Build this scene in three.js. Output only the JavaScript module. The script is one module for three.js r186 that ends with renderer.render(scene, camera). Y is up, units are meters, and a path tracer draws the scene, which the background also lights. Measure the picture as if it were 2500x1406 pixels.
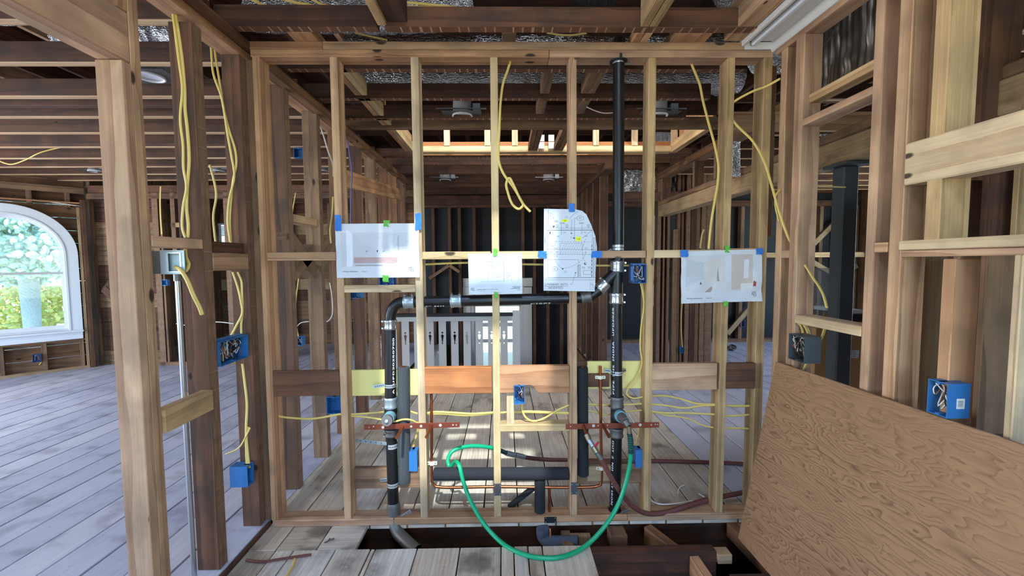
import * as THREE from 'three';
import { mergeGeometries } from 'three/addons/utils/BufferGeometryUtils.js';
import { Sky } from 'three/addons/objects/Sky.js';
import { RectAreaLightUniformsLib } from 'three/addons/lights/RectAreaLightUniformsLib.js';

// ---------------------------------------------------------------- camera, sky, sun, area lights, exposure
RectAreaLightUniformsLib.init();
const scene = new THREE.Scene();
const renderer = new THREE.WebGLRenderer({ antialias: true });
renderer.toneMapping = THREE.LinearToneMapping;
renderer.toneMappingExposure = 1.1;
renderer.shadowMap.enabled = true;
const F = 1020;                                         // focal length in pixels of the 2500 x 1406 frame
const camera = new THREE.PerspectiveCamera(2 * Math.atan(703 / F) * 180 / Math.PI, 2500 / 1406, 0.05, 200);
camera.rotation.order = 'YXZ';
camera.rotation.set(-0.0613, -0.0173, -0.0066);
camera.position.set(0.064, 1.4258, 2.205);
camera.updateMatrixWorld(true);

const sky = new Sky();
sky.name = 'sky';
sky.scale.setScalar(1000);
sky.userData.kind = 'structure';
const SUN = new THREE.Vector3(0.05, 1.2, 1.0).normalize();
{
  const u = sky.material.uniforms;
  u.turbidity.value = 4; u.rayleigh.value = 1.1; u.mieCoefficient.value = 0.004; u.mieDirectionalG.value = 0.8;
  u.sunPosition.value.copy(SUN);
}
scene.add(sky);
scene.backgroundIntensity = 0.9;
const sun = new THREE.DirectionalLight(0xf2faff, 5.6);
sun.name = 'sun';
sun.position.copy(SUN).multiplyScalar(30);
sun.castShadow = true;
sun.shadow.radius = 2;
sun.shadow.mapSize.set(4096, 4096);
Object.assign(sun.shadow.camera, { left: -14, right: 14, top: 14, bottom: -14, near: 1, far: 80 });
scene.add(sun, sun.target);
function openingLight(name, x, y, z, w, h, dir, power, color = 0xeaf3ff) {   // area lamp at an opening out of view, placed to light a room
  const l = new THREE.RectAreaLight(color, power, w, h);
  l.name = name; l.position.set(x, y, z); l.lookAt(x + dir[0], y + dir[1], z + dir[2]);
  scene.add(l);
}
openingLight('unseen_rear_daylight', 0.85, 1.45, 4.42, 2.3, 1.9, [0, 0, -1], 1.7, 0xfff6ee);  // out of view behind the camera, placed to light the stud wall
openingLight('unseen_left_rear_daylight', -4.2, 1.5, 4.42, 3.0, 1.9, [0, 0, -1], 2, 0xf8f8ff);  // unseen, placed to light the left room from behind
openingLight('unseen_left_side_daylight', -7.3, 1.5, 0.9, 3.4, 1.9, [1, 0, 0], 18, 0xf5f6ff);  // unseen, placed to brighten the left room floor
openingLight('unseen_right_daylight', 6.2, 1.5, -2.2, 3.4, 1.9, [-1, 0, 0], 3.2, 0xfffaf4);  // unseen, placed to light the rooms on the right
openingLight('unseen_bath_skylight', -0.04, 3.42, 2.2, 0.9, 1.15, [0, -1, 0], 7.5, 0xf6f9ff);  // unseen overhead, placed to light the bath floor and upward faces
openingLight('hall_skylight_daylight', 0.4, 3.42, -1.55, 2.4, 0.44, [0, -1, 0], 11, 0xfff8f0);

// ---------------------------------------------------------------- helpers
let seed = 7;
const rnd = () => { seed = (seed + 0x6d2b79f5) | 0; let t = Math.imul(seed ^ (seed >>> 15), 1 | seed); t = (t + Math.imul(t ^ (t >>> 7), 61 | t)) ^ t; return ((t ^ (t >>> 14)) >>> 0) / 4294967296; };
const rr = (a, b) => a + (b - a) * rnd();
const V3 = (x, y, z) => new THREE.Vector3(x, y, z);
const hash = (x, y, s) => { let n = Math.imul(x | 0, 374761393) + Math.imul(y | 0, 668265263) + Math.imul(s, 974711); n = Math.imul(n ^ (n >>> 13), 1274126177); return ((n ^ (n >>> 16)) >>> 0) / 4294967296; };
function noise(x, y, s = 1) {
  const ix = Math.floor(x), iy = Math.floor(y), fx = x - ix, fy = y - iy, u = fx * fx * (3 - 2 * fx), v = fy * fy * (3 - 2 * fy);
  const a = hash(ix, iy, s), b = hash(ix + 1, iy, s), c = hash(ix, iy + 1, s), d = hash(ix + 1, iy + 1, s);
  return a + (b - a) * u + (c - a) * v + (a - b - c + d) * u * v;
}
const fbm = (x, y, s, o = 4) => { let t = 0, a = 0.5; for (let i = 0; i < o; i++) { t += a * noise(x, y, s + i); x *= 2.03; y *= 2.03; a *= 0.5; } return t; };
const CM = camera.matrixWorld;
function ray(px, py) { return V3((px - 1250) / F, (703 - py) / F, -1).transformDirection(CM); }
function U(px, py, ax, val) {                           // the point where the line of sight through a pixel of the photograph meets the plane ax = val
  const d = ray(px, py), o = camera.position, k = (val - o[ax]) / d[ax];
  return V3(o.x + d.x * k, o.y + d.y * k, o.z + d.z * k);
}
const taken = {};
const numbered = (n) => { const k = taken[n] = (taken[n] ?? -1) + 1; return k ? n + '_' + String(k).padStart(3, '0') : n; };
function add(o, parent) { o.castShadow = o.receiveShadow = true; parent.add(o); return o; }
function mesh(name, geo, mat, parent = scene) {
  const o = new THREE.Mesh(geo, mat);
  o.name = parent === scene ? numbered(name) : name;
  return add(o, parent);
}
function group(name, userData, parent = scene) { const g = new THREE.Group(); g.name = parent === scene ? numbered(name) : name; Object.assign(g.userData, userData); parent.add(g); return g; }
const struct = (name) => group(name, { kind: 'structure' });
const thing = (name, label, category, grp) => group(name, grp ? { label, category, group: grp } : { label, category });
const tag = (o, label, category, grp) => { Object.assign(o.userData, { label, category }); if (grp) o.userData.group = grp; return o; };

// ---------------------------------------------------------------- textures and materials
function tex(w, h, f, srgb = true) {
  const d = new Uint8Array(w * h * 4);
  for (let y = 0; y < h; y++) for (let x = 0; x < w; x++) { const c = f(x / w, y / h), i = (y * w + x) * 4; for (let k = 0; k < 3; k++) d[i + k] = Math.max(0, Math.min(255, c[k])); d[i + 3] = c[3] ?? 255; }
  const t = new THREE.DataTexture(d, w, h);
  t.wrapS = t.wrapT = THREE.MirroredRepeatWrapping; t.magFilter = THREE.LinearFilter; t.minFilter = THREE.LinearMipmapLinearFilter; t.generateMipmaps = true;
  if (srgb) t.colorSpace = THREE.SRGBColorSpace;
  t.needsUpdate = true;
  return t;
}
const mix = (a, b, t) => a.map((v, i) => v + (b[i] - v) * Math.max(0, Math.min(1, t)));
// u crosses the grain over 0.36 m, v runs along it over 2.2 m
function grain(s, early, late, { rings = 7, streak = 0.6, dirt = 0.22, knots = 3 } = {}) {
  const K = [...Array(knots)].map((_, i) => [hash(i, 3, s), hash(i, 9, s), 0.012 + 0.012 * hash(i, 5, s)]);
  return tex(256, 1024, (u, v) => {
    let bend = 0, knot = 0;
    for (const [ku, kv, kr] of K) { const du = (u - ku) * 0.36, dv = (v - kv) * 2.2, r = Math.hypot(du, dv * 0.45); bend += 0.9 * Math.exp(-r * r / 0.0012) * Math.sign(du || 1); knot = Math.max(knot, 1 - r / kr * 1.6); }
    const w = u * rings + 1.3 * fbm(u * 1.5, v * 2.2, s) + bend * 0.25, q = w - Math.floor(w);
    const ring = Math.pow(q, 2.2) * (0.55 + 0.45 * noise(u * 5, v * 6, s + 8));
    const fine = noise(u * 120, v * 14, s + 20) * 0.6 + noise(u * 60, v * 5, s + 21) * 0.4;
    let c = mix(early, late, ring * 0.75 + (fine - 0.5) * streak);
    if (knot > 0) c = mix(c, late.map((k) => k * 0.45), Math.min(1, knot * 2.4));
    const m = 1 + (fbm(u * 3, v * 9, s + 40) - 0.5) * 0.42;
    c = c.map((k) => k * m);
    if (dirt) c = mix(c, [58, 48, 42], dirt * Math.max(0, fbm(u * 4, v * 16, s + 60) * 2.4 - 1.05));
    return c;
  });
}
const TX = {
  fir: grain(11, [198, 160, 120], [142, 102, 70], { rings: 6 }),
  fir2: grain(29, [200, 162, 126], [150, 106, 78], { rings: 4, streak: 0.5 }),
  pine: grain(47, [210, 184, 144], [164, 132, 94], { rings: 5 }),
  old: grain(63, [112, 78, 54], [62, 42, 28], { rings: 5, streak: 0.6, dirt: 0.7, knots: 2 }),
  old2: grain(81, [138, 106, 76], [88, 65, 45], { rings: 4, streak: 0.6, dirt: 0.5, knots: 2 }),
};
const plank = (s, a, b, stain) => tex(256, 1024, (u, v) => {
  const fine = noise(u * 90, v * 18, s) * 0.55 + noise(u * 34, v * 6, s + 1) * 0.45, blot = fbm(u * 2.6, v * 14, s + 2, 5), sp = noise(u * 70, v * 260, s + 9);
  let c = mix(a, b, 0.5 + (fine - 0.5) * 1.1 + (blot - 0.48) * 1.3);
  c = mix(c, stain, Math.max(0, blot * 3.2 - 1.85));
  if (sp > 0.93) c = mix(c, [232, 230, 224], 0.5);
  if (sp < 0.03) c = mix(c, [70, 62, 54], 0.6);
  return c;
});
TX.floor = plank(101, [222, 217, 205], [180, 174, 162], [108, 102, 94]);
TX.floor2 = plank(131, [214, 204, 184], [176, 160, 138], [116, 102, 88]);
TX.blue = plank(151, [216, 219, 228], [196, 199, 210], [162, 164, 172]);
TX.ply = tex(1024, 1024, (u, v) => {
  const n = fbm(u * 9 + 0.14 * noise(u * 70, v * 50, 5), v * 3.4 + 0.12 * noise(u * 60, v * 30, 6), 7, 4) * 24 + u * 44, q = n - Math.floor(n), line = Math.pow(q, 3) * (0.25 + 0.75 * noise(u * 9, v * 4, 8));
  const fine = noise(u * 300, v * 30, 9);
  return mix([158, 121, 85], [96, 64, 41], line * 0.9 + (fine - 0.5) * 0.22 + (fbm(u * 2, v * 2, 12) - 0.5) * 0.4);
});
TX.lath = tex(256, 64, (u, v) => {
  const k = u * 6, q = k - Math.floor(k), n = hash(Math.floor(k), 2, 5), on = q < 0.16 && n > 0.25;
  const b = mix([126, 84, 58], [92, 58, 38], noise(u * 9, v * 9, 4) * 0.7 + noise(u * 90, v * 6, 3) * 0.4);
  return on ? mix(b, [196, 160, 124], 0.45 + 0.5 * n) : b;
});
TX.lathlit = tex(256, 64, (u, v) => { const k = u * 6, q = k - Math.floor(k), n = hash(Math.floor(k), 2, 25), b = mix([222, 192, 152], [176, 140, 104], noise(u * 9, v * 9, 4) * 0.6 + noise(u * 70, v * 6, 3) * 0.5); return q < 0.1 && n > 0.4 ? mix(b, [120, 88, 62], 0.6) : b; });
TX.studedge = tex(256, 64, (u, v) => {                  // old stud edge: grain, faint lath lines and nail holes
  const k = u * 6, q = k - Math.floor(k), n = hash(Math.floor(k), 2, 15), b = mix([150, 118, 90], [112, 84, 62], noise(v * 40, u * 5, 4) * 0.8 + noise(u * 9, v * 9, 3) * 0.4);
  const d = Math.hypot((q - 0.5) * 0.045, (v - 0.25 - 0.5 * n) * 0.27);
  return d < 0.004 ? [52, 40, 32] : q < 0.08 && n > 0.5 ? mix(b, [186, 158, 126], 0.5) : b;
});
TX.crinkle = tex(256, 256, (u, v) => { const n = Math.abs(fbm(u * 9, v * 26, 17) - 0.48) * 3 + Math.abs(fbm(u * 30, v * 50, 18) - 0.5) * 2; const k = 255 * Math.min(1, n); return [k, k, k]; }, false);
TX.speck = tex(256, 256, (u, v) => { const n = noise(u * 110, v * 110, 31) * 0.7 + noise(u * 55, v * 55, 32) * 0.3, k = 255 * n; return [k, k, k]; }, false);
TX.paperwave = tex(128, 256, (u, v) => { const n = fbm(u * 4, v * 22, 33), k = 255 * n; return [k, k, k]; }, false);
TX.leaf = tex(128, 128, (u, v) => mix([120, 170, 120], [205, 226, 200], fbm(u * 8, v * 8, 71)));

const std = (o) => new THREE.MeshStandardMaterial({ roughness: 0.8, ...o });
const wood = (map, tint = 0xffffff, rough = 0.82) => std({ map, color: tint, roughness: rough, bumpMap: map, bumpScale: 0.0008 });
const M = {
  fir: [wood(TX.fir), wood(TX.fir, 0xf2e6dc), wood(TX.fir2), wood(TX.fir2, 0xf0e2d0)],
  pine: [wood(TX.pine), wood(TX.pine, 0xf6f4e2), wood(TX.pine, 0xeee2cc)],
  old: [wood(TX.old), wood(TX.old, 0xe6d4cc), wood(TX.old, 0xfff0e4), wood(TX.old, 0xd4bcae)],
  oldtan: [wood(TX.old2), wood(TX.old2, 0xf0dcc8)],
  joist: [wood(TX.old, 0xdcccc0), wood(TX.old, 0xccbab0)],
  lath: std({ map: TX.lath, color: 0xffffff }),
  lathlit: std({ map: TX.lathlit }),  // lath strip tone lightened to paint in light from the floor below
  studedge: std({ map: TX.studedge }),
  floor: [wood(TX.floor), wood(TX.floor, 0xf2efe8), wood(TX.floor, 0xe8e2d6), wood(TX.floor2)],
  blue: [wood(TX.blue, 0xffffff, 0.55), wood(TX.blue, 0xf4f5fa, 0.55), wood(TX.blue, 0xeceef4, 0.55)],
  ply: std({ map: TX.ply, roughness: 0.6 }),
  plyedge: std({ color: 0xa98458 }),
  yellow: std({ color: 0xe8d684, roughness: 0.8, bumpMap: TX.pine, bumpScale: 0.001 }),
  weather: wood(TX.floor2, 0xd2bb9c),
  white: std({ color: 0xdfe2e6, roughness: 0.5 }),
  cream: std({ color: 0xc9c2b4, roughness: 0.55 }),
  grey: std({ color: 0xbdbbb6, roughness: 0.6 }),
  offwhite: std({ color: 0xd9d6cf, roughness: 0.6 }),
  iron: std({ color: 0x111213, roughness: 0.38, bumpMap: TX.speck, bumpScale: 0.0004 }),
  steel: std({ color: 0xb9bcbe, roughness: 0.28, metalness: 0.9 }),
  galv: std({ color: 0xa9b4b6, roughness: 0.4, metalness: 0.7 }),
  dull: std({ color: 0x74706a, roughness: 0.5, metalness: 0.6 }),
  copper: std({ color: 0xa8613c, roughness: 0.32, metalness: 0.85 }),
  copperbar: std({ color: 0x8a4530, roughness: 0.45, metalness: 0.55 }),
  brass: std({ color: 0x9a8f74, roughness: 0.4, metalness: 0.8 }),
  foamlit: std({ color: 0x3e4244, roughness: 0.9, bumpMap: TX.speck, bumpScale: 0.0012 }),  // foam tone lightened to paint in sunlight on the left upright tube
  foam: std({ color: 0x232426, roughness: 0.95, bumpMap: TX.speck, bumpScale: 0.0012 }),
  hose: std({ color: 0x12a06c, roughness: 0.3 }),
  hosecap: std({ color: 0x0b3b38, roughness: 0.5 }),
  redhose: std({ color: 0x6e4038, roughness: 0.6 }),
  cable: std({ color: 0xd8bc66, roughness: 0.5 }),
  cablewhite: std({ color: 0xdcd6c8, roughness: 0.5 }),
  cableblue: std({ color: 0x4a5b9c, roughness: 0.5 }),
  box: std({ color: 0x2e6ca4, roughness: 0.45 }),
  boxdark: std({ color: 0x2a5a94, roughness: 0.45 }),
  boxgrey: std({ color: 0x44484a, roughness: 0.6 }),
  black: std({ color: 0x17181a, roughness: 0.6 }),
  wirew: std({ color: 0xdadbd6, roughness: 0.5 }),
  wirek: std({ color: 0x202020, roughness: 0.5 }),
  wirec: std({ color: 0xa9683f, roughness: 0.4, metalness: 0.6 }),
  tape: std({ color: 0x2d72c4, roughness: 0.7 }),
  tapegreen: std({ color: 0x5fae3c, roughness: 0.7 }),
  paper: std({ color: 0xe4e8ea, roughness: 0.85, side: THREE.DoubleSide }),
  tar: std({ color: 0x0c0d10, roughness: 0.7, bumpMap: TX.paperwave, bumpScale: 0.012 }),
  foil: std({ color: 0xd6dadd, metalness: 1, roughness: 0.22, bumpMap: TX.crinkle, bumpScale: 0.006 }),
  card: std({ color: 0xa9824f, roughness: 0.85 }),
  nail: std({ color: 0x2a2522, roughness: 0.6, metalness: 0.5 }),
  nailplate: std({ color: 0x6d6a66, roughness: 0.45, metalness: 0.6 }),
  glass: new THREE.MeshPhysicalMaterial({ color: 0xffffff, roughness: 0.02, transmission: 1, thickness: 0, ior: 1.45 }),
  plastic: new THREE.MeshPhysicalMaterial({ color: 0xdfe6ea, roughness: 0.25, transmission: 0.85, thickness: 0, ior: 1.4, side: THREE.DoubleSide }),
  siding: std({ color: 0xd8d6cf, roughness: 0.7 }),
  roof: wood(TX.old, 0xb89c8c),
  dirt: std({ color: 0x2b211b, roughness: 1 }),
  clip: std({ color: 0xe6dcc4, roughness: 0.5 }),
  red: std({ color: 0xb02436, roughness: 0.5 }),
  plug: std({ color: 0x6fa3ae, roughness: 0.5 }),
  blackpost: std({ color: 0x4a5052, roughness: 0.6 }),
};
const pick = (a) => Array.isArray(a) ? a[Math.floor(rnd() * a.length)] : a;

// ---------------------------------------------------------------- lumber: chamfered bars, grain along their longest side, uv in metres / (0.36, 2.2)
function bar(w, h, d, { c = 0.0022, bottom = false, su = 0.36, sv = 2.2 } = {}) {
  c = Math.min(c, w / 4, h / 4, d / 4);
  const H = [w / 2, h / 2, d / 2], long = w >= h && w >= d ? 0 : h >= d ? 1 : 2, ou = rnd() * 3, ov = rnd() * 3;
  const pos = [], nor = [], uv = [], under = [];
  const quad = (pts, list) => {
    const a = pts[0], n = V3().crossVectors(pts[1].clone().sub(a), pts[2].clone().sub(a)).normalize();
    if (n.dot(a) < 0) { pts.reverse(); n.negate(); }
    const ax = [Math.abs(n.x), Math.abs(n.y), Math.abs(n.z)], fa = ax.indexOf(Math.max(...ax));
    const ids = pts.length === 4 ? [0, 1, 2, 0, 2, 3] : [0, 1, 2];
    for (const i of ids) {
      const p = pts[i], q = [p.x, p.y, p.z];
      let along = long, across = [0, 1, 2].find((k) => k !== long && k !== fa);
      if (fa === long) { along = (long + 1) % 3; across = (long + 2) % 3; }
      pos.push(...q); nor.push(n.x, n.y, n.z); uv.push(ou + q[across] / su, ov + q[along] / (fa === long ? su * 2 : sv));
    }
  };
  const P = (s, k) => { const q = H.map((v, i) => s[i] * (v - (i === k ? 0 : c))); return V3(...q); };
  for (let k = 0; k < 3; k++) for (const s of [-1, 1]) {
    const [a, b] = [0, 1, 2].filter((i) => i !== k);
    const pts = [[-1, -1], [1, -1], [1, 1], [-1, 1]].map(([i, j]) => { const t = []; t[k] = s; t[a] = i; t[b] = j; return P(t, k); });
    quad(pts);
  }
  for (let k = 0; k < 3; k++) {
    const [a, b] = [0, 1, 2].filter((i) => i !== k);
    for (const i of [-1, 1]) for (const j of [-1, 1]) {
      const at = (e, f) => { const t = []; t[k] = e; t[a] = i; t[b] = j; return P(t, f); };
      quad([at(-1, a), at(1, a), at(1, b), at(-1, b)]);
    }
  }
  for (const i of [-1, 1]) for (const j of [-1, 1]) for (const k of [-1, 1]) quad([P([i, j, k], 0), P([i, j, k], 1), P([i, j, k], 2)]);
  const g = new THREE.BufferGeometry();
  g.setAttribute('position', new THREE.Float32BufferAttribute(pos, 3));
  g.setAttribute('normal', new THREE.Float32BufferAttribute(nor, 3));
  g.setAttribute('uv', new THREE.Float32BufferAttribute(uv, 2));
  return g;
}
// an axis-aligned piece; lath = the axis side ('-y', '+x', '+z') that carries old lath marks
function bx(parent, name, mat, x0, x1, y0, y1, z0, z1, opt = {}) {
  const [a, b] = [x0, x1].sort((p, q) => p - q), [c, d] = [y0, y1].sort((p, q) => p - q), [e, f] = [z0, z1].sort((p, q) => p - q);
  const g = bar(b - a, d - c, f - e, opt);
  let m = pick(mat);
  if (opt.lath) {                                       // the marked face takes the material with the lath lines
    const k = 'xyz'.indexOf(opt.lath[1]), s = opt.lath[0] === '-' ? -1 : 1, face = k * 2 + (s > 0 ? 1 : 0), n = g.attributes.position.count;
    const L = [b - a, d - c, f - e], long = L.indexOf(Math.max(...L)), P = g.attributes.position, W = g.attributes.uv, off = rnd();
    for (let i = face * 6; i < face * 6 + 6; i++) { const q = [P.getX(i), P.getY(i), P.getZ(i)], ac = [0, 1, 2].find((t) => t !== long && t !== k); W.setXY(i, off + q[long] / 0.27, q[ac] / 0.27); }
    g.clearGroups(); g.addGroup(0, face * 6, 0); g.addGroup(face * 6, 6, 1); g.addGroup(face * 6 + 6, n - face * 6 - 6, 0);
    m = [m, opt.lathMat ?? M.lath];
  }
  const o = mesh(name, g, m, parent);
  o.position.set((a + b) / 2, (c + d) / 2, (e + f) / 2);
  return o;
}
// a piece from a to b (centre line): w across, d along the direction nearest to ref
function stick(parent, name, mat, a, b, w, d, ref = V3(0, 0, 1), opt = {}) {
  const L = a.distanceTo(b), y = b.clone().sub(a).normalize(), x = V3().crossVectors(y, ref).normalize(), z = V3().crossVectors(x, y);
  const o = mesh(name, bar(w, L, d, opt), pick(mat), parent);
  o.matrixAutoUpdate = true;
  o.quaternion.setFromRotationMatrix(new THREE.Matrix4().makeBasis(x, y, z));
  o.position.copy(a).add(b).multiplyScalar(0.5);
  return o;
}
// front rectangle given by its edges in the photograph, standing in the plane z, depth behind it
function zr(parent, name, mat, l, t, r, b, z, depth, opt) {
  const my = (t + b) / 2, mx = (l + r) / 2;
  return bx(parent, name, mat, U(l, my, 'z', z).x, U(r, my, 'z', z).x, U(mx, b, 'z', z).y, U(mx, t, 'z', z).y, z - depth, z, opt);
}
// a leaning upright whose front-left corners are seen at (tl, ty) and (bl, by), w wide
function upright(parent, name, mat, tl, ty, bl, by, w, d, z, y0, y1, opt) {
  const T = U(tl, ty, 'z', z), B = U(bl, by, 'z', z), at = (y) => B.x + (T.x - B.x) * (y - B.y) / (T.y - B.y) + w / 2;
  return stick(parent, name, mat, V3(at(y0), y0, z - d / 2), V3(at(y1), y1, z - d / 2), w, d, V3(0, 0, 1), opt);
}
// ---------------------------------------------------------------- round things
const curve = (pts, closed = false) => new THREE.CatmullRomCurve3(pts, closed, 'centripetal');
function tube(pts, r, n = 10, seg = 0) { return new THREE.TubeGeometry(curve(pts), seg || Math.max(8, pts.length * 8), r, n, false); }
function capped(pts, r, n = 10, seg = 0) {
  const c = curve(pts), out = [new THREE.TubeGeometry(c, seg || Math.max(8, pts.length * 8), r, n, false)];
  for (const t of [0, 1]) { const g = new THREE.CircleGeometry(r, n), d = c.getTangent(t).multiplyScalar(t ? 1 : -1), p = c.getPoint(t); g.applyQuaternion(new THREE.Quaternion().setFromUnitVectors(V3(0, 0, 1), d)); g.translate(p.x, p.y, p.z); out.push(g); }
  return mergeGeometries(out.map((g) => g.index ? g.toNonIndexed() : g));
}
function flat(pts, rw, rt, ref = V3(0, 0, 1), n = 8) {  // flat two-wire cable: an ellipse swept along a line, its broad side towards ref
  const c = curve(pts), seg = Math.max(10, pts.length * 9), pos = [], uv = [], idx = [];
  for (let i = 0; i <= seg; i++) {
    const p = c.getPointAt(i / seg), t = c.getTangentAt(i / seg);
    let w = V3().crossVectors(ref, t); if (w.lengthSq() < 0.01) w = V3().crossVectors(V3(0, 1, 0.2), t); w.normalize();
    const h = V3().crossVectors(t, w).normalize();
    for (let k = 0; k < n; k++) { const a = k / n * 2 * Math.PI, q = p.clone().addScaledVector(w, Math.cos(a) * rw).addScaledVector(h, Math.sin(a) * rt); pos.push(q.x, q.y, q.z); uv.push(k / n, i / seg); }
  }
  for (let i = 0; i < seg; i++) for (let k = 0; k < n; k++) { const a = i * n + k, b = i * n + (k + 1) % n; idx.push(a, b, a + n, b, b + n, a + n); }
  for (const [s, rev] of [[0, 1], [seg * n, 0]]) for (let k = 1; k < n - 1; k++) idx.push(...(rev ? [s, s + k + 1, s + k] : [s, s + k, s + k + 1]));
  const g = new THREE.BufferGeometry();
  g.setAttribute('position', new THREE.Float32BufferAttribute(pos, 3)); g.setAttribute('uv', new THREE.Float32BufferAttribute(uv, 2)); g.setIndex(idx); g.computeVertexNormals();
  return g;
}
const px3 = (list) => list.map(([x, y, z, ax]) => U(x, y, ax ?? 'z', z));
function cable(label, list, { mat = M.cable, rw = 0.0058, rt = 0.003, ref, name = 'yellow_cable', grp } = {}) {
  const o = mesh(name, flat(px3(list), rw, rt, ref), mat);
  return tag(o, label, 'cable', grp);
}
function place(g, a, b) {                               // a geometry made along y, set from a to b
  const d = b.clone().sub(a), q = new THREE.Quaternion().setFromUnitVectors(V3(0, 1, 0), d.clone().normalize());
  g.translate(0, d.length() / 2, 0); g.applyQuaternion(q); g.translate(a.x, a.y, a.z); return g;
}
function rod(parent, name, mat, a, b, r, n = 20, r2 = r) { return mesh(name, place(new THREE.CylinderGeometry(r2, r, a.distanceTo(b), n), a, b), mat, parent); }
function boxG(x0, x1, y0, y1, z0, z1) { const g = new THREE.BoxGeometry(Math.abs(x1 - x0), Math.abs(y1 - y0), Math.abs(z1 - z0)); g.translate((x0 + x1) / 2, (y0 + y1) / 2, (z0 + z1) / 2); return g; }
const merge = (list) => mergeGeometries(list.map((g) => { const h = g.index ? g.toNonIndexed() : g; for (const k of Object.keys(h.attributes)) if (!['position', 'normal', 'uv'].includes(k)) h.deleteAttribute(k); return h; }));
function canvasTex(w, h, draw) { const c = document.createElement('canvas'); c.width = w; c.height = h; draw(c.getContext('2d'), w, h); const t = new THREE.CanvasTexture(c); t.colorSpace = THREE.SRGBColorSpace; return t; }

// ================================================================ THE SETTING
const YL = 0.024, YB = 2.474, YT = 2.55;                // level of the finished floor, underside and top of the wall plates
// ---- floor: every plank is a piece
const floor = struct('floor');
function planks(seams, z0, z1, mats, y1 = 0, th = 0.022, gap = 0.006, cuts = []) {
  for (let i = 0; i < seams.length - 1; i++) {
    let zz = [[z0, z1]];
    for (const [xa, xb, za, zb] of cuts) if ((seams[i] + seams[i + 1]) / 2 > xa && (seams[i] + seams[i + 1]) / 2 < xb) zz = zz.flatMap(([a, b]) => [[a, Math.min(b, za)], [Math.max(a, zb), b]].filter(([p, q]) => q - p > 0.02));
    for (const [a, b] of zz) { const dy = rr(-0.0018, 0.0012); bx(floor, 'plank', mats, seams[i] + gap / 2, seams[i + 1] - gap / 2, y1 - th + dy, y1 + dy, a, b, { c: 0.0025 }); }
  }
}
const run = (a, b, step) => { const r = []; for (let x = a; x < b - 0.02; x += step) r.push(x); r.push(b); return r; };
planks([-1.232, -1.087, -0.998, -0.79, -0.616, -0.593, -0.384, -0.170, 0.036, 0.099, 0.169, 0.241, 0.485], 0.187, 3.0, M.floor);
planks([0.485, 0.69, 0.9, 1.1, 1.3, 1.46], 1.25, 3.0, M.floor);
planks([-1.232, -1.09, -0.887, -0.69], -0.003, 0.185, M.floor);
const hall = [-1.232, -1.09, -0.887, -0.684, -0.479, -0.271, -0.068, 0.131, 0.335, 0.537, 0.74, 0.945, 1.15, 1.35, 1.46];
planks(hall, -2.5, -0.005, M.floor, 0, 0.022, 0.007);
planks(run(-1.2, -1.0, 0.2), -5.1, -2.5, M.floor);
planks(run(1.27, 1.46, 0.2), -5.1, -2.5, M.floor);
planks(run(1.46, 6.26, 0.2), -5.1, 3.0, M.blue, 0, 0.022, 0.007);
{
  const s = []; for (let x = -8.067; x < -1.3; x += 0.2) s.push(x); s.push(-1.236);
  planks(s, -5.1, 4.4, M.blue, YL, 0.02, 0.008);
  bx(floor, 'edge_board', M.old[1], -1.236, -1.222, -0.02, YL - 0.002, -0.02, 3.0);
  bx(floor, 'edge_board', M.floor[2], -1.236, -1.205, -0.02, YL + 0.002, -2.5, -0.1);
}
planks(run(-1.236, 1.5, 0.2), 3.0, 4.4, M.floor);
planks(run(1.5, 6.3, 0.2), 3.0, 4.4, M.blue);
// floor framing seen in the hole
bx(floor, 'floor_joist', M.old, -1.3, 0.5, -0.2, -0.024, 0.19, 0.24);
bx(floor, 'floor_joist', M.old[3], 0.44, 1.1, -0.32, -0.004, 0.19, 0.245);
bx(floor, 'floor_joist', M.old[3], -1.3, 1.5, -0.3, -0.05, -0.12, -0.07);
bx(floor, 'floor_joist', M.old, -1.3, 1.5, -0.3, -0.05, -0.56, -0.51);
bx(floor, 'floor_joist', M.old, 1.1, 2.5, -0.32, -0.03, 0.36, 0.41);
bx(floor, 'blocking', M.oldtan[0], 0.36, 0.41, -0.22, -0.045, 0.0, 0.19);
bx(floor, 'blocking', M.weather, 0.41, 0.52, -0.2, -0.06, 0.0, 0.03);
bx(floor, 'blocking', M.oldtan[0], 0.62, 0.71, -0.12, -0.035, -0.02, 0.07);
stick(floor, 'blocking', M.oldtan[1], V3(0.84, -0.075, 0.0), V3(0.93, -0.075, 0.19), 0.05, 0.1, V3(0, 1, 0));
stick(floor, 'blocking', M.fir[1], V3(0.985, -0.07, 0.25), V3(1.0, -0.07, 1.2), 0.045, 0.1, V3(0, 1, 0));
bx(floor, 'blocking', M.weather, 1.1, 1.17, -0.06, -0.012, 0.2, 0.26);
stick(floor, 'blocking', M.oldtan[1], V3(1.31, -0.06, -0.01), V3(1.34, -0.06, 0.36), 0.05, 0.08, V3(0, 1, 0));
bx(floor, 'blocking', M.fir[3], 1.33, 1.42, -0.085, -0.03, -0.08, 0.1);
bx(floor, 'crawl_space_ground', M.dirt, -8.2, 6.4, -0.62, -0.55, -2.5, 4.6, { c: 0 });
bx(floor, 'subfloor_edge', M.oldtan[1], -0.69, 1.2, -0.024, -0.001, -0.089, -0.006);

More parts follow.
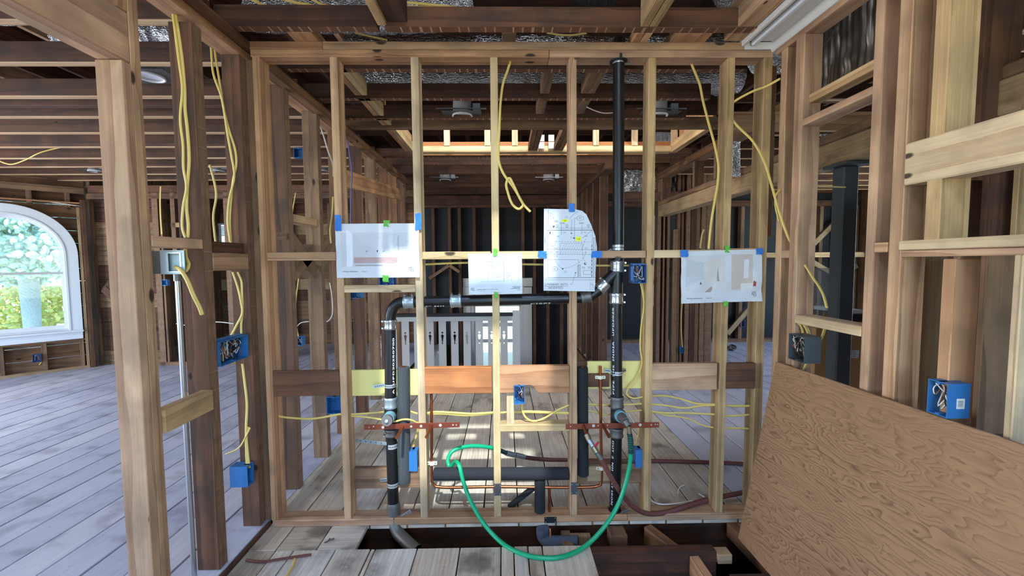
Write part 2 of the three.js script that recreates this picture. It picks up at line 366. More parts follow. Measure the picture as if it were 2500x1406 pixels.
// ---- front wall: the stud wall across the picture
const WF = struct('wall_front');
const studPx = [[614.3, 137, 662.7, 1271.4], [804, 136.5, 840.6, 1270.2], [1002, 138.2, 1027, 1262.5], [1196.3, 138.2, 1206.5, 1261.5], [1389.4, 138.2, 1392.2, 1260.6], [1585, 138.5, 1571.4, 1256], [1777.9, 138.2, 1747.4, 1253]];
const studMat = [M.fir[1], M.fir[0], M.pine[0], M.pine[1], M.fir[0], M.pine[2], M.pine[2]];
const SX = [];
studPx.forEach(([tl, ty, bl, by], i) => { upright(WF, 'stud', studMat[i], tl, ty, bl, by, 0.0385, 0.0885, 0, 0.038, YB); SX.push([U(tl, ty, 'z', 0).x, U(bl, by, 'z', 0).x]); });
bx(WF, 'bottom_plate', M.fir[2], -1.205, -0.553, 0, 0.0375, -0.089, 0.0);
bx(WF, 'bottom_plate', M.fir[1], -0.548, 0.73, 0, 0.0375, -0.089, 0.0);
bx(WF, 'bottom_plate', M.fir[0], 0.732, 1.46, 0, 0.0375, -0.089, 0.0);
bx(WF, 'top_plate', M.fir[1], -1.215, 0.3, YB, YB + 0.037, -0.089, 0);
bx(WF, 'top_plate', M.fir[2], 0.302, 1.46, YB, YB + 0.037, -0.089, 0);
bx(WF, 'top_plate', M.fir[3], -1.22, -0.852, YB + 0.038, YT, -0.089, -0.001);
bx(WF, 'top_plate', M.fir[0], -0.85, 1.31, YB + 0.038, YT, -0.089, 0);
// blocking at eye level and the backing boards; edges as seen, faces flush with the studs or against their backs
zr(WF, 'blocking', M.fir[0], 652, 616, 819, 636, 0.002, 0.089);
zr(WF, 'blocking', M.pine[0], 840, 696, 1014, 714, 0, 0.089);
zr(WF, 'blocking', M.pine[1], 1031, 614, 1198, 633, 0, 0.089);
zr(WF, 'blocking', M.pine[1], 1217, 613, 1390, 632, 0, 0.089);
zr(WF, 'blocking', M.fir[2], 1410, 612, 1577, 630, 0, 0.089);
zr(WF, 'blocking', M.pine[0], 1597, 610, 1762, 629, 0, 0.089);
zr(WF, 'blocking', M.fir[0], 1781, 606, 1848, 624, 0, 0.089);
zr(WF, 'blocking', M.pine[1], 1219, 1037, 1391, 1053, 0, 0.075);
zr(WF, 'blocking', M.pine[0], 1237, 956, 1255, 1038, -0.02, 0.06);
zr(WF, 'backing_board', M.old[2], 666, 905, 829, 967, 0, 0.02);
zr(WF, 'backing_board', M.yellow, 846, 903, 1024, 966, -0.07, 0.018);
zr(WF, 'backing_board', wood(TX.fir2, 0xf0c090), 1037, 897, 1201, 961, 0, 0.038);
{
  const s = new THREE.Shape(), z = 0, p = (x, y) => { const q = U(x, y, 'z', z); return [q.x, q.y]; };
  s.moveTo(...p(1220, 896)); s.lineTo(...p(1389, 894)); s.lineTo(...p(1390, 958)); s.lineTo(...p(1318, 958)); s.quadraticCurveTo(...p(1311, 957), ...p(1306, 948)); s.quadraticCurveTo(...p(1302, 940), ...p(1294, 940));
  s.lineTo(...p(1254, 941)); s.lineTo(...p(1254, 958)); s.lineTo(...p(1221, 959)); s.closePath();
  const g = new THREE.ExtrudeGeometry(s, { depth: 0.036, bevelEnabled: true, bevelSize: 0.002, bevelThickness: 0.002, bevelSegments: 1 });
  const uv = g.attributes.uv, P = g.attributes.position; for (let i = 0; i < uv.count; i++) uv.setXY(i, P.getY(i) / 0.36, P.getX(i) / 2.2);
  g.translate(0, 0, -0.038); mesh('backing_board', g, wood(TX.fir2, 0xf4dcc8), WF);
}
zr(WF, 'backing_board', M.yellow, 1420, 882, 1568, 949, -0.07, 0.018);
zr(WF, 'backing_board', M.old[2], 1404, 882, 1434, 962, -0.066, 0.02);
zr(WF, 'mounting_block', M.old[2], 1434, 913, 1488, 945, -0.05, 0.02);
zr(WF, 'backing_board', M.fir[2], 1591, 888, 1751, 952, 0, 0.038);
zr(WF, 'backing_board', M.old[2], 1771, 886, 1860, 949, 0, 0.02);
zr(WF, 'backing_board', M.oldtan[0], 858, 1144, 1030, 1192, -0.05, 0.038);
zr(WF, 'backing_board', M.oldtan[0], 1410, 1133, 1568, 1181, -0.05, 0.038);
zr(WF, 'mounting_block', M.weather, 1434, 1138, 1492, 1175, -0.04, 0.01);
// posts where the wall meets the right wall
bx(WF, 'stud', M.pine[2], 1.415, 1.46, 0.038, YB, -0.089, 0);
bx(WF, 'weathered_board', M.weather, U(1846, 500, 'z', -0.1).x, U(1884, 500, 'z', -0.1).x, U(1860, 579, 'z', -0.1).y, YB, -0.125, -0.091);

// ---- left wall: old studs and new framing, running away from the camera
const WL = struct('wall_left');
const XL = -1.255;
const TR = [0.655, 0.692];
bx(WL, 'trimmer_stud', M.fir[2], XL - 0.092, XL, YL, 2.135, TR[0], TR[1]);
bx(WL, 'king_stud', M.fir[0], XL - 0.089, XL, YL, YB, 0.612, 0.654);
bx(WL, 'header', M.fir[2], XL - 0.089, XL, 2.137, 2.31, 0.656, 3.2, { c: 0.004 });
bx(WL, 'cripple_stud', M.fir[3], XL - 0.089, XL, 2.312, YB, 0.656, 0.694);
bx(WL, 'sheathing_board', M.old[1], XL - 0.088, XL - 0.07, 2.312, YB, 0.694, 3.2);
bx(WL, 'stud', M.old, XL - 0.1, XL, YL, YB - 0.02, 0.288, 0.345, { lath: '+x', lathMat: M.studedge });
bx(WL, 'stud', M.old[2], XL - 0.092, XL, YL, YB, -0.03, 0.024, { lath: '+x', lathMat: M.studedge });
bx(WL, 'nailer', M.oldtan[0], XL - 0.03, -1.216, YL, YB, -0.075, -0.032);
bx(WL, 'top_plate', M.fir[1], XL - 0.1, XL + 0.005, YB, YB + 0.038, -3.58, 3.2, { c: 0.004 });
bx(WL, 'top_plate', M.old[2], XL - 0.06, XL + 0.04, YB + 0.039, YT, -3.6, 3.2, { c: 0.005 });
bx(WL, 'top_plate', M.oldtan[1], XL + 0.006, -1.18, YB - 0.02, YB + 0.038, -3.6, -0.09, { c: 0.005 });
for (const [z, m] of [[-0.335, M.old[0]], [-0.76, M.oldtan[0]], [-1.18, M.oldtan[1]], [-1.62, M.old[1]], [-2.04, M.oldtan[0]], [-2.46, M.old[2]], [-2.88, M.oldtan[1]], [-3.3, M.old[0]]]) bx(WL, 'stud', m, -1.325, -1.222, YL, YB, z - 0.052, z, { lath: '+x', lathMat: M.studedge });
{ // blocks between the studs
  const blk = (name, mat, a, b, depth) => { const p = U(...a, 'x', XL), q = U(...b, 'x', XL); return bx(WL, name, mat, XL - depth, XL + 0.001, p.y, q.y, 0.346, 0.611); };
  blk('blocking', M.fir[2], [380, 576], [390, 603], 0.089);
  const p = U(530, 618, 'x', XL), q = U(530, 661, 'x', XL);
  bx(WL, 'blocking', M.fir[0], XL - 0.038, XL + 0.001, q.y, p.y, 0.025, 0.287);
  bx(WL, 'fire_block', M.old[1], XL - 0.09, XL - 0.02, p.y + 0.005, p.y + 0.055, 0.025, 0.287);
  const a = U(400, 997, 'x', XL), b = U(516, 952, 'x', XL), c = U(402, 1054, 'x', XL), d = U(516, 1001, 'x', XL);
  bx(WL, 'blocking', M.pine[2], XL - 0.038, XL + 0.012, (c.y + d.y) / 2, (a.y + b.y) / 2, 0.346, 0.611);
}
// diagonal fire blocks and blocking in the old wall behind
for (const [y0, y1, z0, z1] of [[1.62, 1.36, -0.34, -0.71], [1.36, 1.6, -0.76, -1.13], [1.35, 1.52, -0.39, -0.7]]) stick(WL, 'fire_block', M.oldtan[0], V3(-1.275, y0, z0), V3(-1.275, y1, z1), 0.09, 0.08, V3(1, 0, 0));
bx(WL, 'blocking', M.fir[0], -1.31, -1.222, 1.68, 1.73, -0.71, -0.4);
stick(WL, 'brace', M.fir[3], V3(-1.24, 2.12, -1.3), V3(-1.24, 2.28, -3.1), 0.14, 0.04, V3(1, 0, 0));

// ---- right wall: new studs close to the camera
const WR = struct('wall_right');
const XR = 1.46, ZR = (px, py = 620) => U(px, py, 'x', XR).z;
const rs = (name, mat, pa, pb, y0, y1, depth = 0.089) => bx(WR, name, mat, XR, XR + depth, y0, y1, ZR(pa), ZR(pb), { c: 0.003 });
rs('stud', M.fir[0], 1892, 1906, 0, YB, 0.089);
rs('stud', M.fir[2], 1926, 1946, 0, YB, 0.089);
rs('stud', M.fir[2], 2111, 2134, 0, YB + 0.1, 0.092);
rs('stud', M.fir[0], 2168, 2199, 0, YB + 0.1, 0.092);
rs('stud', M.pine[2], 2252, 2288, U(2290, 600, 'x', XR).y, YB + 0.2, 0.1);
rs('cripple_stud', M.fir[3], 2302, 2333, 0, U(2320, 632, 'x', XR).y, 0.083);
rs('cripple_stud', M.pine[0], 2476, 2500, 0, U(2480, 622, 'x', XR).y, 0.089);
{
  const z0 = ZR(2199), y = (px, py) => U(px, py, 'x', XR).y;
  bx(WR, 'header', M.pine[0], XR - 0.005, XR + 0.085, y(2205, 454), y(2205, 354), z0, 2.4, { c: 0.005 });
  bx(WR, 'sill_plate', M.pine[0], XR - 0.003, XR + 0.089, y(2200, 611), y(2200, 588), ZR(2194), 2.4, { c: 0.003 });
  bx(WR, 'sill_plate', M.fir[2], XR + 0.002, XR + 0.089, y(2200, 627), y(2200, 612), ZR(2196), 2.4, { c: 0.003 });
  bx(WR, 'blocking', M.fir[0], XR - 0.002, XR + 0.02, y(2150, 616), y(2150, 592), ZR(2134), ZR(2166));
  bx(WR, 'blocking', M.fir[2], XR, XR + 0.089, y(1960, 307), y(1960, 291), ZR(1946), ZR(2111));
  bx(WR, 'blocking', M.pine[2], XR + 0.03, XR + 0.089, y(1985, 238), y(1985, 217), ZR(1946), ZR(2111));
  bx(WR, 'blocking', M.pine[0], XR - 0.002, XR + 0.089, y(1930, 786), y(1930, 766), ZR(1946), ZR(2111));
  bx(WR, 'blocking', M.fir[0], XR, XR + 0.05, y(1912, 630), y(1912, 611), ZR(1906), ZR(1926));
  bx(WR, 'top_plate', M.fir[2], XR, XR + 0.089, YB, YB + 0.075, 0.02, 2.6, { c: 0.004 });
}
for (const [l, r, z] of [[2190, 2262, 0.3], [2263, 2345, 0.3], [2346, 2440, 0.3], [2441, 2560, 0.3]]) zr(WR, 'added_back_board', M.old, l, 430, r, 1100, z, 0.02);  // added dark boards that close off bright gaps between the closet boards
// back of that wall: old boards behind the new studs
for (const [l, t, r, b, z, m] of [[2196, 455, 2242, 985, 0.60, M.old[2]], [2242, 618, 2304, 1000, 0.66, M.weather], [2232, 455, 2284, 585, 0.62, M.fir[3]], [2330, 440, 2396, 585, 0.45, M.old[2]], [2330, 616, 2397, 1040, 0.80, M.weather], [2398, -40, 2490, 420, 0.52, M.old[2]], [2398, 612, 2476, 1060, 0.88, M.oldtan[0]], [2410, 400, 2482, 588, 0.55, M.old[1]], [2484, 400, 2530, 600, 0.6, M.pine[2]]]) zr(WR, 'closet_board', m, l, t, r, b, z, 0.02);

// ---- walls far behind, all at z = -5.1: black building paper behind old studs, sheathing on the left
const WB = struct('wall_back');
bx(WB, 'building_paper', M.tar, -1.35, 6.4, -1.3, 2.6, -5.13, -5.1, { c: 0, su: 1, sv: 2 });
for (const px of [1058, 1098, 1122, 1158, 1216, 1277, 1305, 1338, 1372]) { const x = U(px, 600, 'z', -5.0).x; bx(WB, 'stud', M.old[1], x - 0.025, x + 0.025, px > 1130 && px < 1300 ? 1.16 : -0.55, 2.36, -5.1, -5.0); }
bx(WB, 'bottom_plate', M.old[0], -1.2, 1.27, -0.62, -0.55, -5.1, -4.98);
bx(WB, 'top_plate', M.old[1], -1.3, 6.2, 2.36, 2.46, -5.1, -4.98);
bx(WB, 'beam', M.old[3], -1.3, 1.3, 2.4, 2.55, -4.95, -4.88);
stick(WB, 'brace', M.oldtan[0], U(1048, 680, 'z', -4.97), U(1096, 648, 'z', -4.97), 0.05, 0.03);
stick(WB, 'brace', M.oldtan[0], U(1098, 648, 'z', -4.96), U(1122, 664, 'z', -4.96), 0.05, 0.03);
for (const px of [1812, 2004, 2043, 2090, 2200, 2340]) { const x = U(px, 600, 'z', -5.0).x; bx(WB, 'stud', M.oldtan[0], x - 0.03, x + 0.03, 0, 2.36, -5.1, -5.0); }
stick(WB, 'brace', M.weather, U(1776, 815, 'z', -4.97), U(1842, 738, 'z', -4.97), 0.08, 0.03);
stick(WB, 'brace', M.weather, U(1972, 610, 'z', -4.97), U(2046, 536, 'z', -4.97), 0.08, 0.03);
stick(WB, 'brace', M.weather, U(1984, 640, 'z', -4.97), U(2040, 672, 'z', -4.97), 0.08, 0.03);
stick(WB, 'brace', M.weather, U(2070, 662, 'z', -4.97), U(2092, 648, 'z', -4.97), 0.08, 0.03);
bx(WB, 'bottom_plate', M.oldtan[0], 1.3, 6.2, 0, 0.06, -5.1, -4.99);
bx(WB, 'rail', M.pine[2], 2.6, 6, U(2000, 628, 'z', -4.6).y, U(2000, 616, 'z', -4.6).y, -4.63, -4.6);
// left part of that wall, sheathing boards with a window
{
  const y0 = YL, wl = U(527, 600, 'z', -5.1).x, wr = U(549, 600, 'z', -5.1).x, wb = U(540, 602, 'z', -5.1).y, wt = U(540, 546, 'z', -5.1).y;
  for (let i = 0, y = y0; y < 2.6; i++, y += 0.19) {
    const spans = y + 0.18 < wb || y > wt ? [[-5.7, -1.36]] : [[-5.7, wl], [wr, -1.36]];
    for (const [a, b] of spans) bx(WB, 'sheathing_board', [M.oldtan[0], M.oldtan[1], M.old[2], M.weather], a, b, y, y + 0.187, -5.14, -5.12);
  }
  for (const x of [-4.9, -4.5, -4.1, -3.6, -2.95, -2.55, -2.15, -1.75]) bx(WB, 'stud', M.old, x, x + 0.05, YL, 2.45, -5.12, -5.02, { lath: '+z', lathMat: M.studedge });
  bx(WB, 'top_plate', M.old, -5.7, -1.3, 2.45, 2.55, -5.12, -5.02);
}
// partition between the left room and what lies behind it
const WP = struct('wall_partition');
for (const [l, r, m, lm] of [[381, 396, M.old[2], 1], [399, 404, M.oldtan[0]], [426, 437, M.old[0], 1], [505, 520, M.old[1]], [554, 568, M.oldtan[1], 1], [585, 600, M.old[0]]]) { const a = U(l, 700, 'z', -3.62).x, b = U(r, 700, 'z', -3.62).x; bx(WP, 'stud', m, a, b, YL, 2.4, -3.72, -3.62, lm ? { lath: '+z', lathMat: M.studedge } : {}); }
bx(WP, 'top_plate', M.old[2], -5.6, -1.33, 2.4, 2.5, -3.72, -3.62);
bx(WP, 'top_plate', M.old[0], -5.6, -1.33, 2.32, 2.395, -3.72, -3.62);
bx(WP, 'bottom_plate', M.oldtan[0], -4.75, -4.1, YL, YL + 0.05, -3.72, -3.62);
bx(WP, 'blocking', M.fir[3], U(417, 550, 'z', -3.62).x, U(441, 550, 'z', -3.62).x, U(430, 555, 'z', -3.62).y, U(430, 543, 'z', -3.62).y, -3.7, -3.62);
for (let y = YL, i = 0; y < 2.4; i++, y += 0.2) bx(WP, 'sheathing_board', [M.old[1], M.oldtan[0], M.old[3]], -5.62, -4.82, y, y + 0.196, -3.76, -3.74);
stick(WP, 'brace', M.old[1], V3(-5.5, 1.05, -3.7), V3(-4.95, 1.75, -3.7), 0.1, 0.04);
stick(WP, 'brace', M.old[1], V3(-5.5, 1.1, -3.69), V3(-4.9, 0.5, -3.69), 0.1, 0.04);
// cross wall on the right with the duct opening
const WC = struct('wall_cross_right');
{
  const z = -3.3, X = (px) => U(px, 600, 'z', z).x, Y = (py) => U(1640, py, 'z', z).y;
  for (const [l, r, m] of [[1410, 1424, 0], [1428, 1442, 2]]) ;
  for (const [l, r, m] of [[1604, 1613, M.old[0]], [1619, 1624, M.old[1]], [1629, 1635, M.old[2]], [1645, 1653, M.weather], [1655, 1662, M.oldtan[0]], [1664, 1670, M.old[1]], [1673, 1684, M.old[3]], [1687, 1697, M.oldtan[1]], [1699, 1709, M.old[2]], [1711, 1722, M.oldtan[0]], [1724, 1742, M.old[3]]]) bx(WC, 'stud', m, X(l), X(r), 0, Y(m === M.weather ? 560 : 400), z - 0.1, z + rr(-0.02, 0.02), { lath: '+z', lathMat: M.studedge });
  bx(WC, 'header', M.old[0], X(1521), X(1690), Y(492), Y(468), z - 0.12, z + 0.02);
  bx(WC, 'header', M.old[1], X(1521), X(1690), Y(411), Y(400), z - 0.12, z + 0.01);
  bx(WC, 'plate', M.oldtan[0], X(1500), X(1700), Y(399), Y(384), z - 0.12, z + 0.03);
  bx(WC, 'stud', M.old[0], X(1674), X(1683), Y(468), Y(400), z - 0.1, z + 0.015);
  bx(WC, 'stud', M.old[3], X(1685), X(1697), 0, Y(400), z - 0.1, z + 0.02);
  stick(WC, 'brace', M.oldtan[0], U(1594, 690, 'z', z - 0.12), U(1648, 654, 'z', z - 0.12), 0.06, 0.03);
}
// hall right wall: a row of old studs beyond the stairs
const WH = struct('wall_hall');
for (let i = 0, z = -2.95; z > -5; i++, z -= 0.41) bx(WH, 'stud', M.old, 1.24, 1.34, 0, YB, z - 0.05, z, { lath: '-x', lathMat: M.studedge });
bx(WH, 'top_plate', M.old[2], 1.22, 1.34, YB, YT, -5.0, -2.6, { c: 0.004 });
bx(WH, 'stair_edge', M.oldtan[1], 1.215, 1.24, -0.24, 0.005, -5.0, -2.6);
// header and framing of the wall further right
const WX = struct('wall_far_right');
bx(WX, 'header', M.weather, 2.05, 2.17, 2.0, 2.14, -3.2, 1.2, { c: 0.006 });
bx(WX, 'header', M.oldtan[0], 2.06, 2.17, 2.145, 2.2, -3.2, 1.2, { c: 0.006 });
bx(WX, 'top_plate', M.oldtan[1], 2.04, 2.17, YB, YT, -3.2, 1.2, { c: 0.004 });
for (const z of [-3.1, -2.2, -1.75, -0.75, 0.35]) bx(WX, 'stud', M.old, 2.06, 2.16, 2.2, YB, z - 0.05, z, { lath: '-x', lathMat: M.studedge });
bx(WX, 'beam', M.fir[0], 1.56, 2.6, U(2050, 318, 'z', -0.6).y, U(2050, 302, 'z', -0.6).y + 0.08, -0.64, -0.6);

// ---- left exterior wall: post, angled bay wall with the arched window, header above
const WBAY = struct('wall_bay');
WBAY.position.set(-5.6, 0, -3.6); WBAY.rotation.y = Math.PI * 1.25;   // local +x runs along the wall away from the corner, local +z faces outdoors
const bb = (name, mat, x0, x1, y0, y1, z0, z1, opt) => bx(WBAY, name, mat, x0, x1, y0, y1, z0, z1, opt);
bb('corner_post', M.old[2], 0.0, 0.05, YL, 2.3, -0.03, 0.06);
bb('corner_post', M.weather, 0.055, 0.085, YL, 2.2, -0.02, 0.06);
for (let y = YL, i = 0; y < 2.6; i++, y += 0.17) {
  const a = y - 1.57, hw = y + 0.166 < 0.6 ? 0 : a < 0 ? 0.48 : Math.sqrt(Math.max(0, 0.22 - a * a)), sp = hw ? [[0, 0.72 - hw], [0.72 + hw, 1.5]] : [[0, 1.5]];
  for (const [a, b] of sp) bb('sheathing_board', [M.oldtan[0], M.oldtan[1], M.old[2]], a, b, y, y + 0.166, 0.1, 0.12);
}
for (const [a, b, c, d] of [[0.44, 0.49, YL, 0.44], [0.8, 0.85, YL, 0.44], [0.1, 0.14, YL, 0.44], [1.2, 1.25, YL, 0.44], [0.135, 0.185, 2.2, 2.4], [0.47, 0.52, 2.22, 2.4], [0.9, 0.95, 2.2, 2.4]]) bb('stud', M.oldtan[0], a, b, c, d, 0, 0.1);
bb('bottom_plate', M.weather, 0, 1.5, YL, YL + 0.035, -0.01, 0.1);
bb('sill', M.oldtan[1], 0.05, 1.5, 0.415, 0.432, -0.01, 0.1);
bb('header', M.oldtan[0], 0, 1.5, 2.38, 2.46, -0.02, 0.1);
bb('ledge', M.fir[3], 0.05, 1.5, 2.245, 2.262, -0.03, 0.1);
const WE = struct('wall_left_exterior');  // side wall is out of view; its opening is placed to light the left room
bx(WE, 'siding_wall', M.oldtan[0], -7.5, -7.4, -0.6, 0.5, -2.9, 4.6, { c: 0 });
bx(WE, 'siding_wall', M.oldtan[0], -7.5, -7.4, 2.5, 3.5, -2.9, 4.6, { c: 0 });
bx(WE, 'siding_wall', M.oldtan[0], -7.5, -7.4, 0.5, 2.5, -2.9, -0.85, { c: 0 });
bx(WE, 'siding_wall', M.oldtan[0], -7.5, -7.4, 0.5, 2.5, 2.65, 4.6, { c: 0 });
bx(WE, 'siding_wall', M.oldtan[0], -7.5, -6.6, -0.6, 3.5, -2.66, -2.54, { c: 0 });
bx(WE, 'siding_wall', M.oldtan[0], -5.75, -5.62, -0.6, 3.5, -5.2, -3.7, { c: 0 });
// ---- the arched window
const W1 = struct('window_1');
W1.position.copy(WBAY.position); W1.rotation.copy(WBAY.rotation);
{
  const cx = 0.72, sp = 1.57, arch = (R, y0, sh = new THREE.Shape()) => { sh.moveTo(cx - R, y0); sh.lineTo(cx + R, y0); sh.lineTo(cx + R, sp); sh.absarc(cx, sp, R, 0, Math.PI, false); sh.lineTo(cx - R, y0); return sh; };
  const ring = (name, R, r, y0, y1, z0, z1, mat, bevel = 0.003) => {
    const s = arch(R, y0); s.holes.push(arch(r, y1, new THREE.Path()));
    const g = new THREE.ExtrudeGeometry(s, { depth: z1 - z0 - 2 * bevel, bevelEnabled: true, bevelSize: bevel, bevelThickness: bevel, bevelSegments: 2, curveSegments: 36 });
    g.translate(0, 0, z0 + bevel); return mesh(name, g, mat, W1);
  };
  ring('casing', 0.62, 0.51, 0.555, 0.556, -0.03, 0.0, M.white);
  ring('casing_bead', 0.513, 0.495, 0.556, 0.557, -0.038, 0.01, M.white, 0.002);
  ring('jamb', 0.51, 0.49, 0.556, 0.575, 0.0, 0.13, M.white);
  ring('sash_frame', 0.492, 0.455, 0.57, 0.625, 0.05, 0.09, M.white);
  bx(W1, 'meeting_rail', M.grey, cx - 0.47, cx + 0.47, 1.31, 1.338, 0.045, 0.09);
  bx(W1, 'stool', M.white, 0.09, 1.35, 0.53, 0.556, -0.06, 0.06, { c: 0.006 });
  bx(W1, 'apron', M.white, 0.1, 1.34, 0.436, 0.529, -0.025, 0.0, { c: 0.005 });
  bx(W1, 'apron_moulding', M.white, 0.1, 1.34, 0.5, 0.516, -0.036, -0.02, { c: 0.004 });
  const pane = new THREE.ShapeGeometry(arch(0.458, 0.62), 36); pane.translate(0, 0, 0.07); mesh('pane', pane, M.glass, W1);
}

// ---- ceiling: old joists across the picture, new framing, roof above
const CE = struct('ceiling');
const jz = [0.133, -0.3, -0.735, -1.15];
const JO = (x0, x1, z, y0 = YT, y1 = YT + 0.1, m = M.joist, l = true) => bx(CE, 'joist', m, x0, x1, y0, y1, z - 0.05, z, l ? { lath: '-y' } : {});
JO(-1.3, -0.535, 0.133); JO(-0.5, 1.31, 0.133, YT, YT + 0.095, M.old[2]);
for (const z of [-0.3, -0.735]) JO(-1.3, 1.5, z);
JO(-1.3, 1.5, -1.13); JO(-1.3, 1.9, -1.345, YT - 0.01, YT + 0.085, M.oldtan[0], false);
for (const z of [-2.68, -3.17, -3.66, -4.05, -4.4, -4.7]) JO(-1.3, 1.4, z);
JO(-1.3, 2.1, -2.36, YT + 0.01, YT + 0.1, M.old[1]);
for (const z of [0.19, -0.22, -0.69, -1.08, -1.47, -1.9, -2.33, -2.72, -3.12, -3.5]) { JO(-7.2, -1.31, z, YT, YT + 0.11, M.joist, false); bx(CE, 'lit_lath_edge', M.lathlit, -7.2, -1.31, YT - 0.006, YT + 0.001, z - 0.047, z - 0.003, { c: 0.001 }); }  // pale strips paint in light from the floor on the joist undersides
JO(-7.2, -1.31, -0.9, YT + 0.01, YT + 0.12, M.joist, false);
for (const z of [0.62, 1.05, 1.5]) JO(-7.2, -1.31, z, YT, YT + 0.11, M.joist, false);
for (const z of [0.133, -0.3, -0.735, -1.15, -1.55, -2.0, -2.4, -2.8, -3.2, -3.66, -4.05, -4.4]) { JO(2.05, 6.2, z, YT, YT + 0.1, M.joist, false); bx(CE, 'lit_lath_edge', M.lathlit, 2.05, 6.2, YT - 0.005, YT + 0.001, z - 0.046, z - 0.004, { c: 0.001 }); }
// short blocks of new lumber and rafters seen above the plates
const zrun = (name, mat, x0, x1, y0, y1, z0, z1) => bx(CE, name, mat, x0, x1, y0, y1, z0, z1);
{
  const q = U(925, 68, 'y', YT), w = U(1562, 68, 'y', YT);
  zrun('new_joist', M.pine[2], q.x, q.x + 0.04, YT + 0.002, YT + 0.035, 0.137, 0.9);
  zrun('old_joist_end', M.old[1], q.x + 0.045, q.x + 0.14, YT + 0.02, YT + 0.14, 0.137, 0.9);
  zrun('new_joist', M.pine[2], w.x, w.x + 0.04, YT, YT + 0.14, 0.137, 1.1);
  zrun('new_joist', M.pine[2], w.x + 0.043, w.x + 0.082, YT, YT + 0.14, 0.137, 1.1);
  zrun('blocking', M.fir[3], w.x, w.x + 0.04, YT, YT + 0.05, -0.24, 0.08); zrun('blocking', M.fir[2], w.x + 0.043, w.x + 0.082, YT, YT + 0.05, -0.24, 0.08);
  zrun('blocking', M.fir[3], w.x + 0.2, w.x + 0.38, YT, YT + 0.05, -0.25, 0.08);
  zrun('blocking', M.fir[3], -0.99, -0.87, YT, YT + 0.05, -0.1, 0.08);
  zrun('blocking', M.oldtan[0], 0.06, 0.13, YT, YT + 0.06, -0.12, 0.08);
  for (const [z0, z1] of [[-0.69, -0.3], [-1.08, -0.74], [-1.3, -1.15], [-2.1, -1.4]]) { zrun('new_joist', M.fir[3], -0.93, -0.89, YT + 0.0, YT + 0.09, z0, z1); zrun('new_joist', M.pine[1], -0.887, -0.85, YT + 0.0, YT + 0.09, z0, z1); }
  for (const [pa, pb, py] of [[1322, 1345, 210], [1430, 1465, 200]]) { const a = U(pa, py, 'y', YT + 0.02), b = U(pb, py, 'y', YT + 0.02); for (const [z0, z1] of [[-0.69, -0.3], [-1.08, -0.74]]) zrun('blocking', M.oldtan[0], a.x, b.x, YT + 0.012, YT + 0.09, z0, z1); }
}
// skylight well over the hall: header, short studs and side beams
const SW = group('skylight_well', {}, CE);
{
  const z = -2.12, X = (px) => U(px, 350, 'z', z).x, Y = (py) => U(1250, py, 'z', z).y;
  bx(SW, 'well_header', M.pine[1], -0.86, 1.78, Y(371), Y(356), z - 0.09, z);
  bx(SW, 'well_panel', std({ map: TX.ply, color: 0xffd8a8 }), -0.86, 1.78, Y(355), Y(344), z - 0.06, z - 0.03);
  for (const px of [1091, 1190, 1257, 1455, 1550, 1647]) bx(SW, 'well_stud', M.pine[0], X(px) - 0.03, X(px) + 0.03, Y(356), Y(300), z - 0.03, z + 0.005);
  bx(SW, 'well_beam', M.pine[2], 1.78, 1.84, Y(372), Y(352) + 0.02, z - 0.04, -1.4);
  bx(SW, 'well_beam', M.pine[2], -0.9, -0.86, YT + 0.09, YT + 0.16, -2.1, -1.4);
  for (const px of [1300, 1362]) { const x = X(px); bx(SW, 'well_joist', M.oldtan[1], x - 0.045, x + 0.0, Y(368), Y(352), z + 0.005, -1.4); bx(SW, 'well_joist', M.oldtan[1], x + 0.004, x + 0.05, Y(368), Y(352), z + 0.005, -1.4); }
  for (const px of [1322, 1346]) for (const py of [355, 337]) zr(SW, 'joist_hanger', M.offwhite, px - 7, py - 8, px + 7, py + 8, z + 0.03, 0.004);
  bx(SW, 'well_board', std({ map: TX.ply, color: 0xffe0b0 }), -0.8, 1.7, YT + 0.02, YT + 0.075, -2.357, -2.345);
}
for (let i = 0, y = 2.64; y < 3.45; i++, y += 0.14) { bx(SW, 'well_board', M.joist, -0.9, 1.84, y, y + 0.137, -1.34, -1.315); }
bx(SW, 'well_board', M.fir[3], -0.93, -0.91, 2.66, 3.46, -2.1, -1.34, { c: 0 }); bx(SW, 'well_board', M.fir[3], 1.85, 1.87, 2.66, 3.46, -2.1, -1.34, { c: 0 });
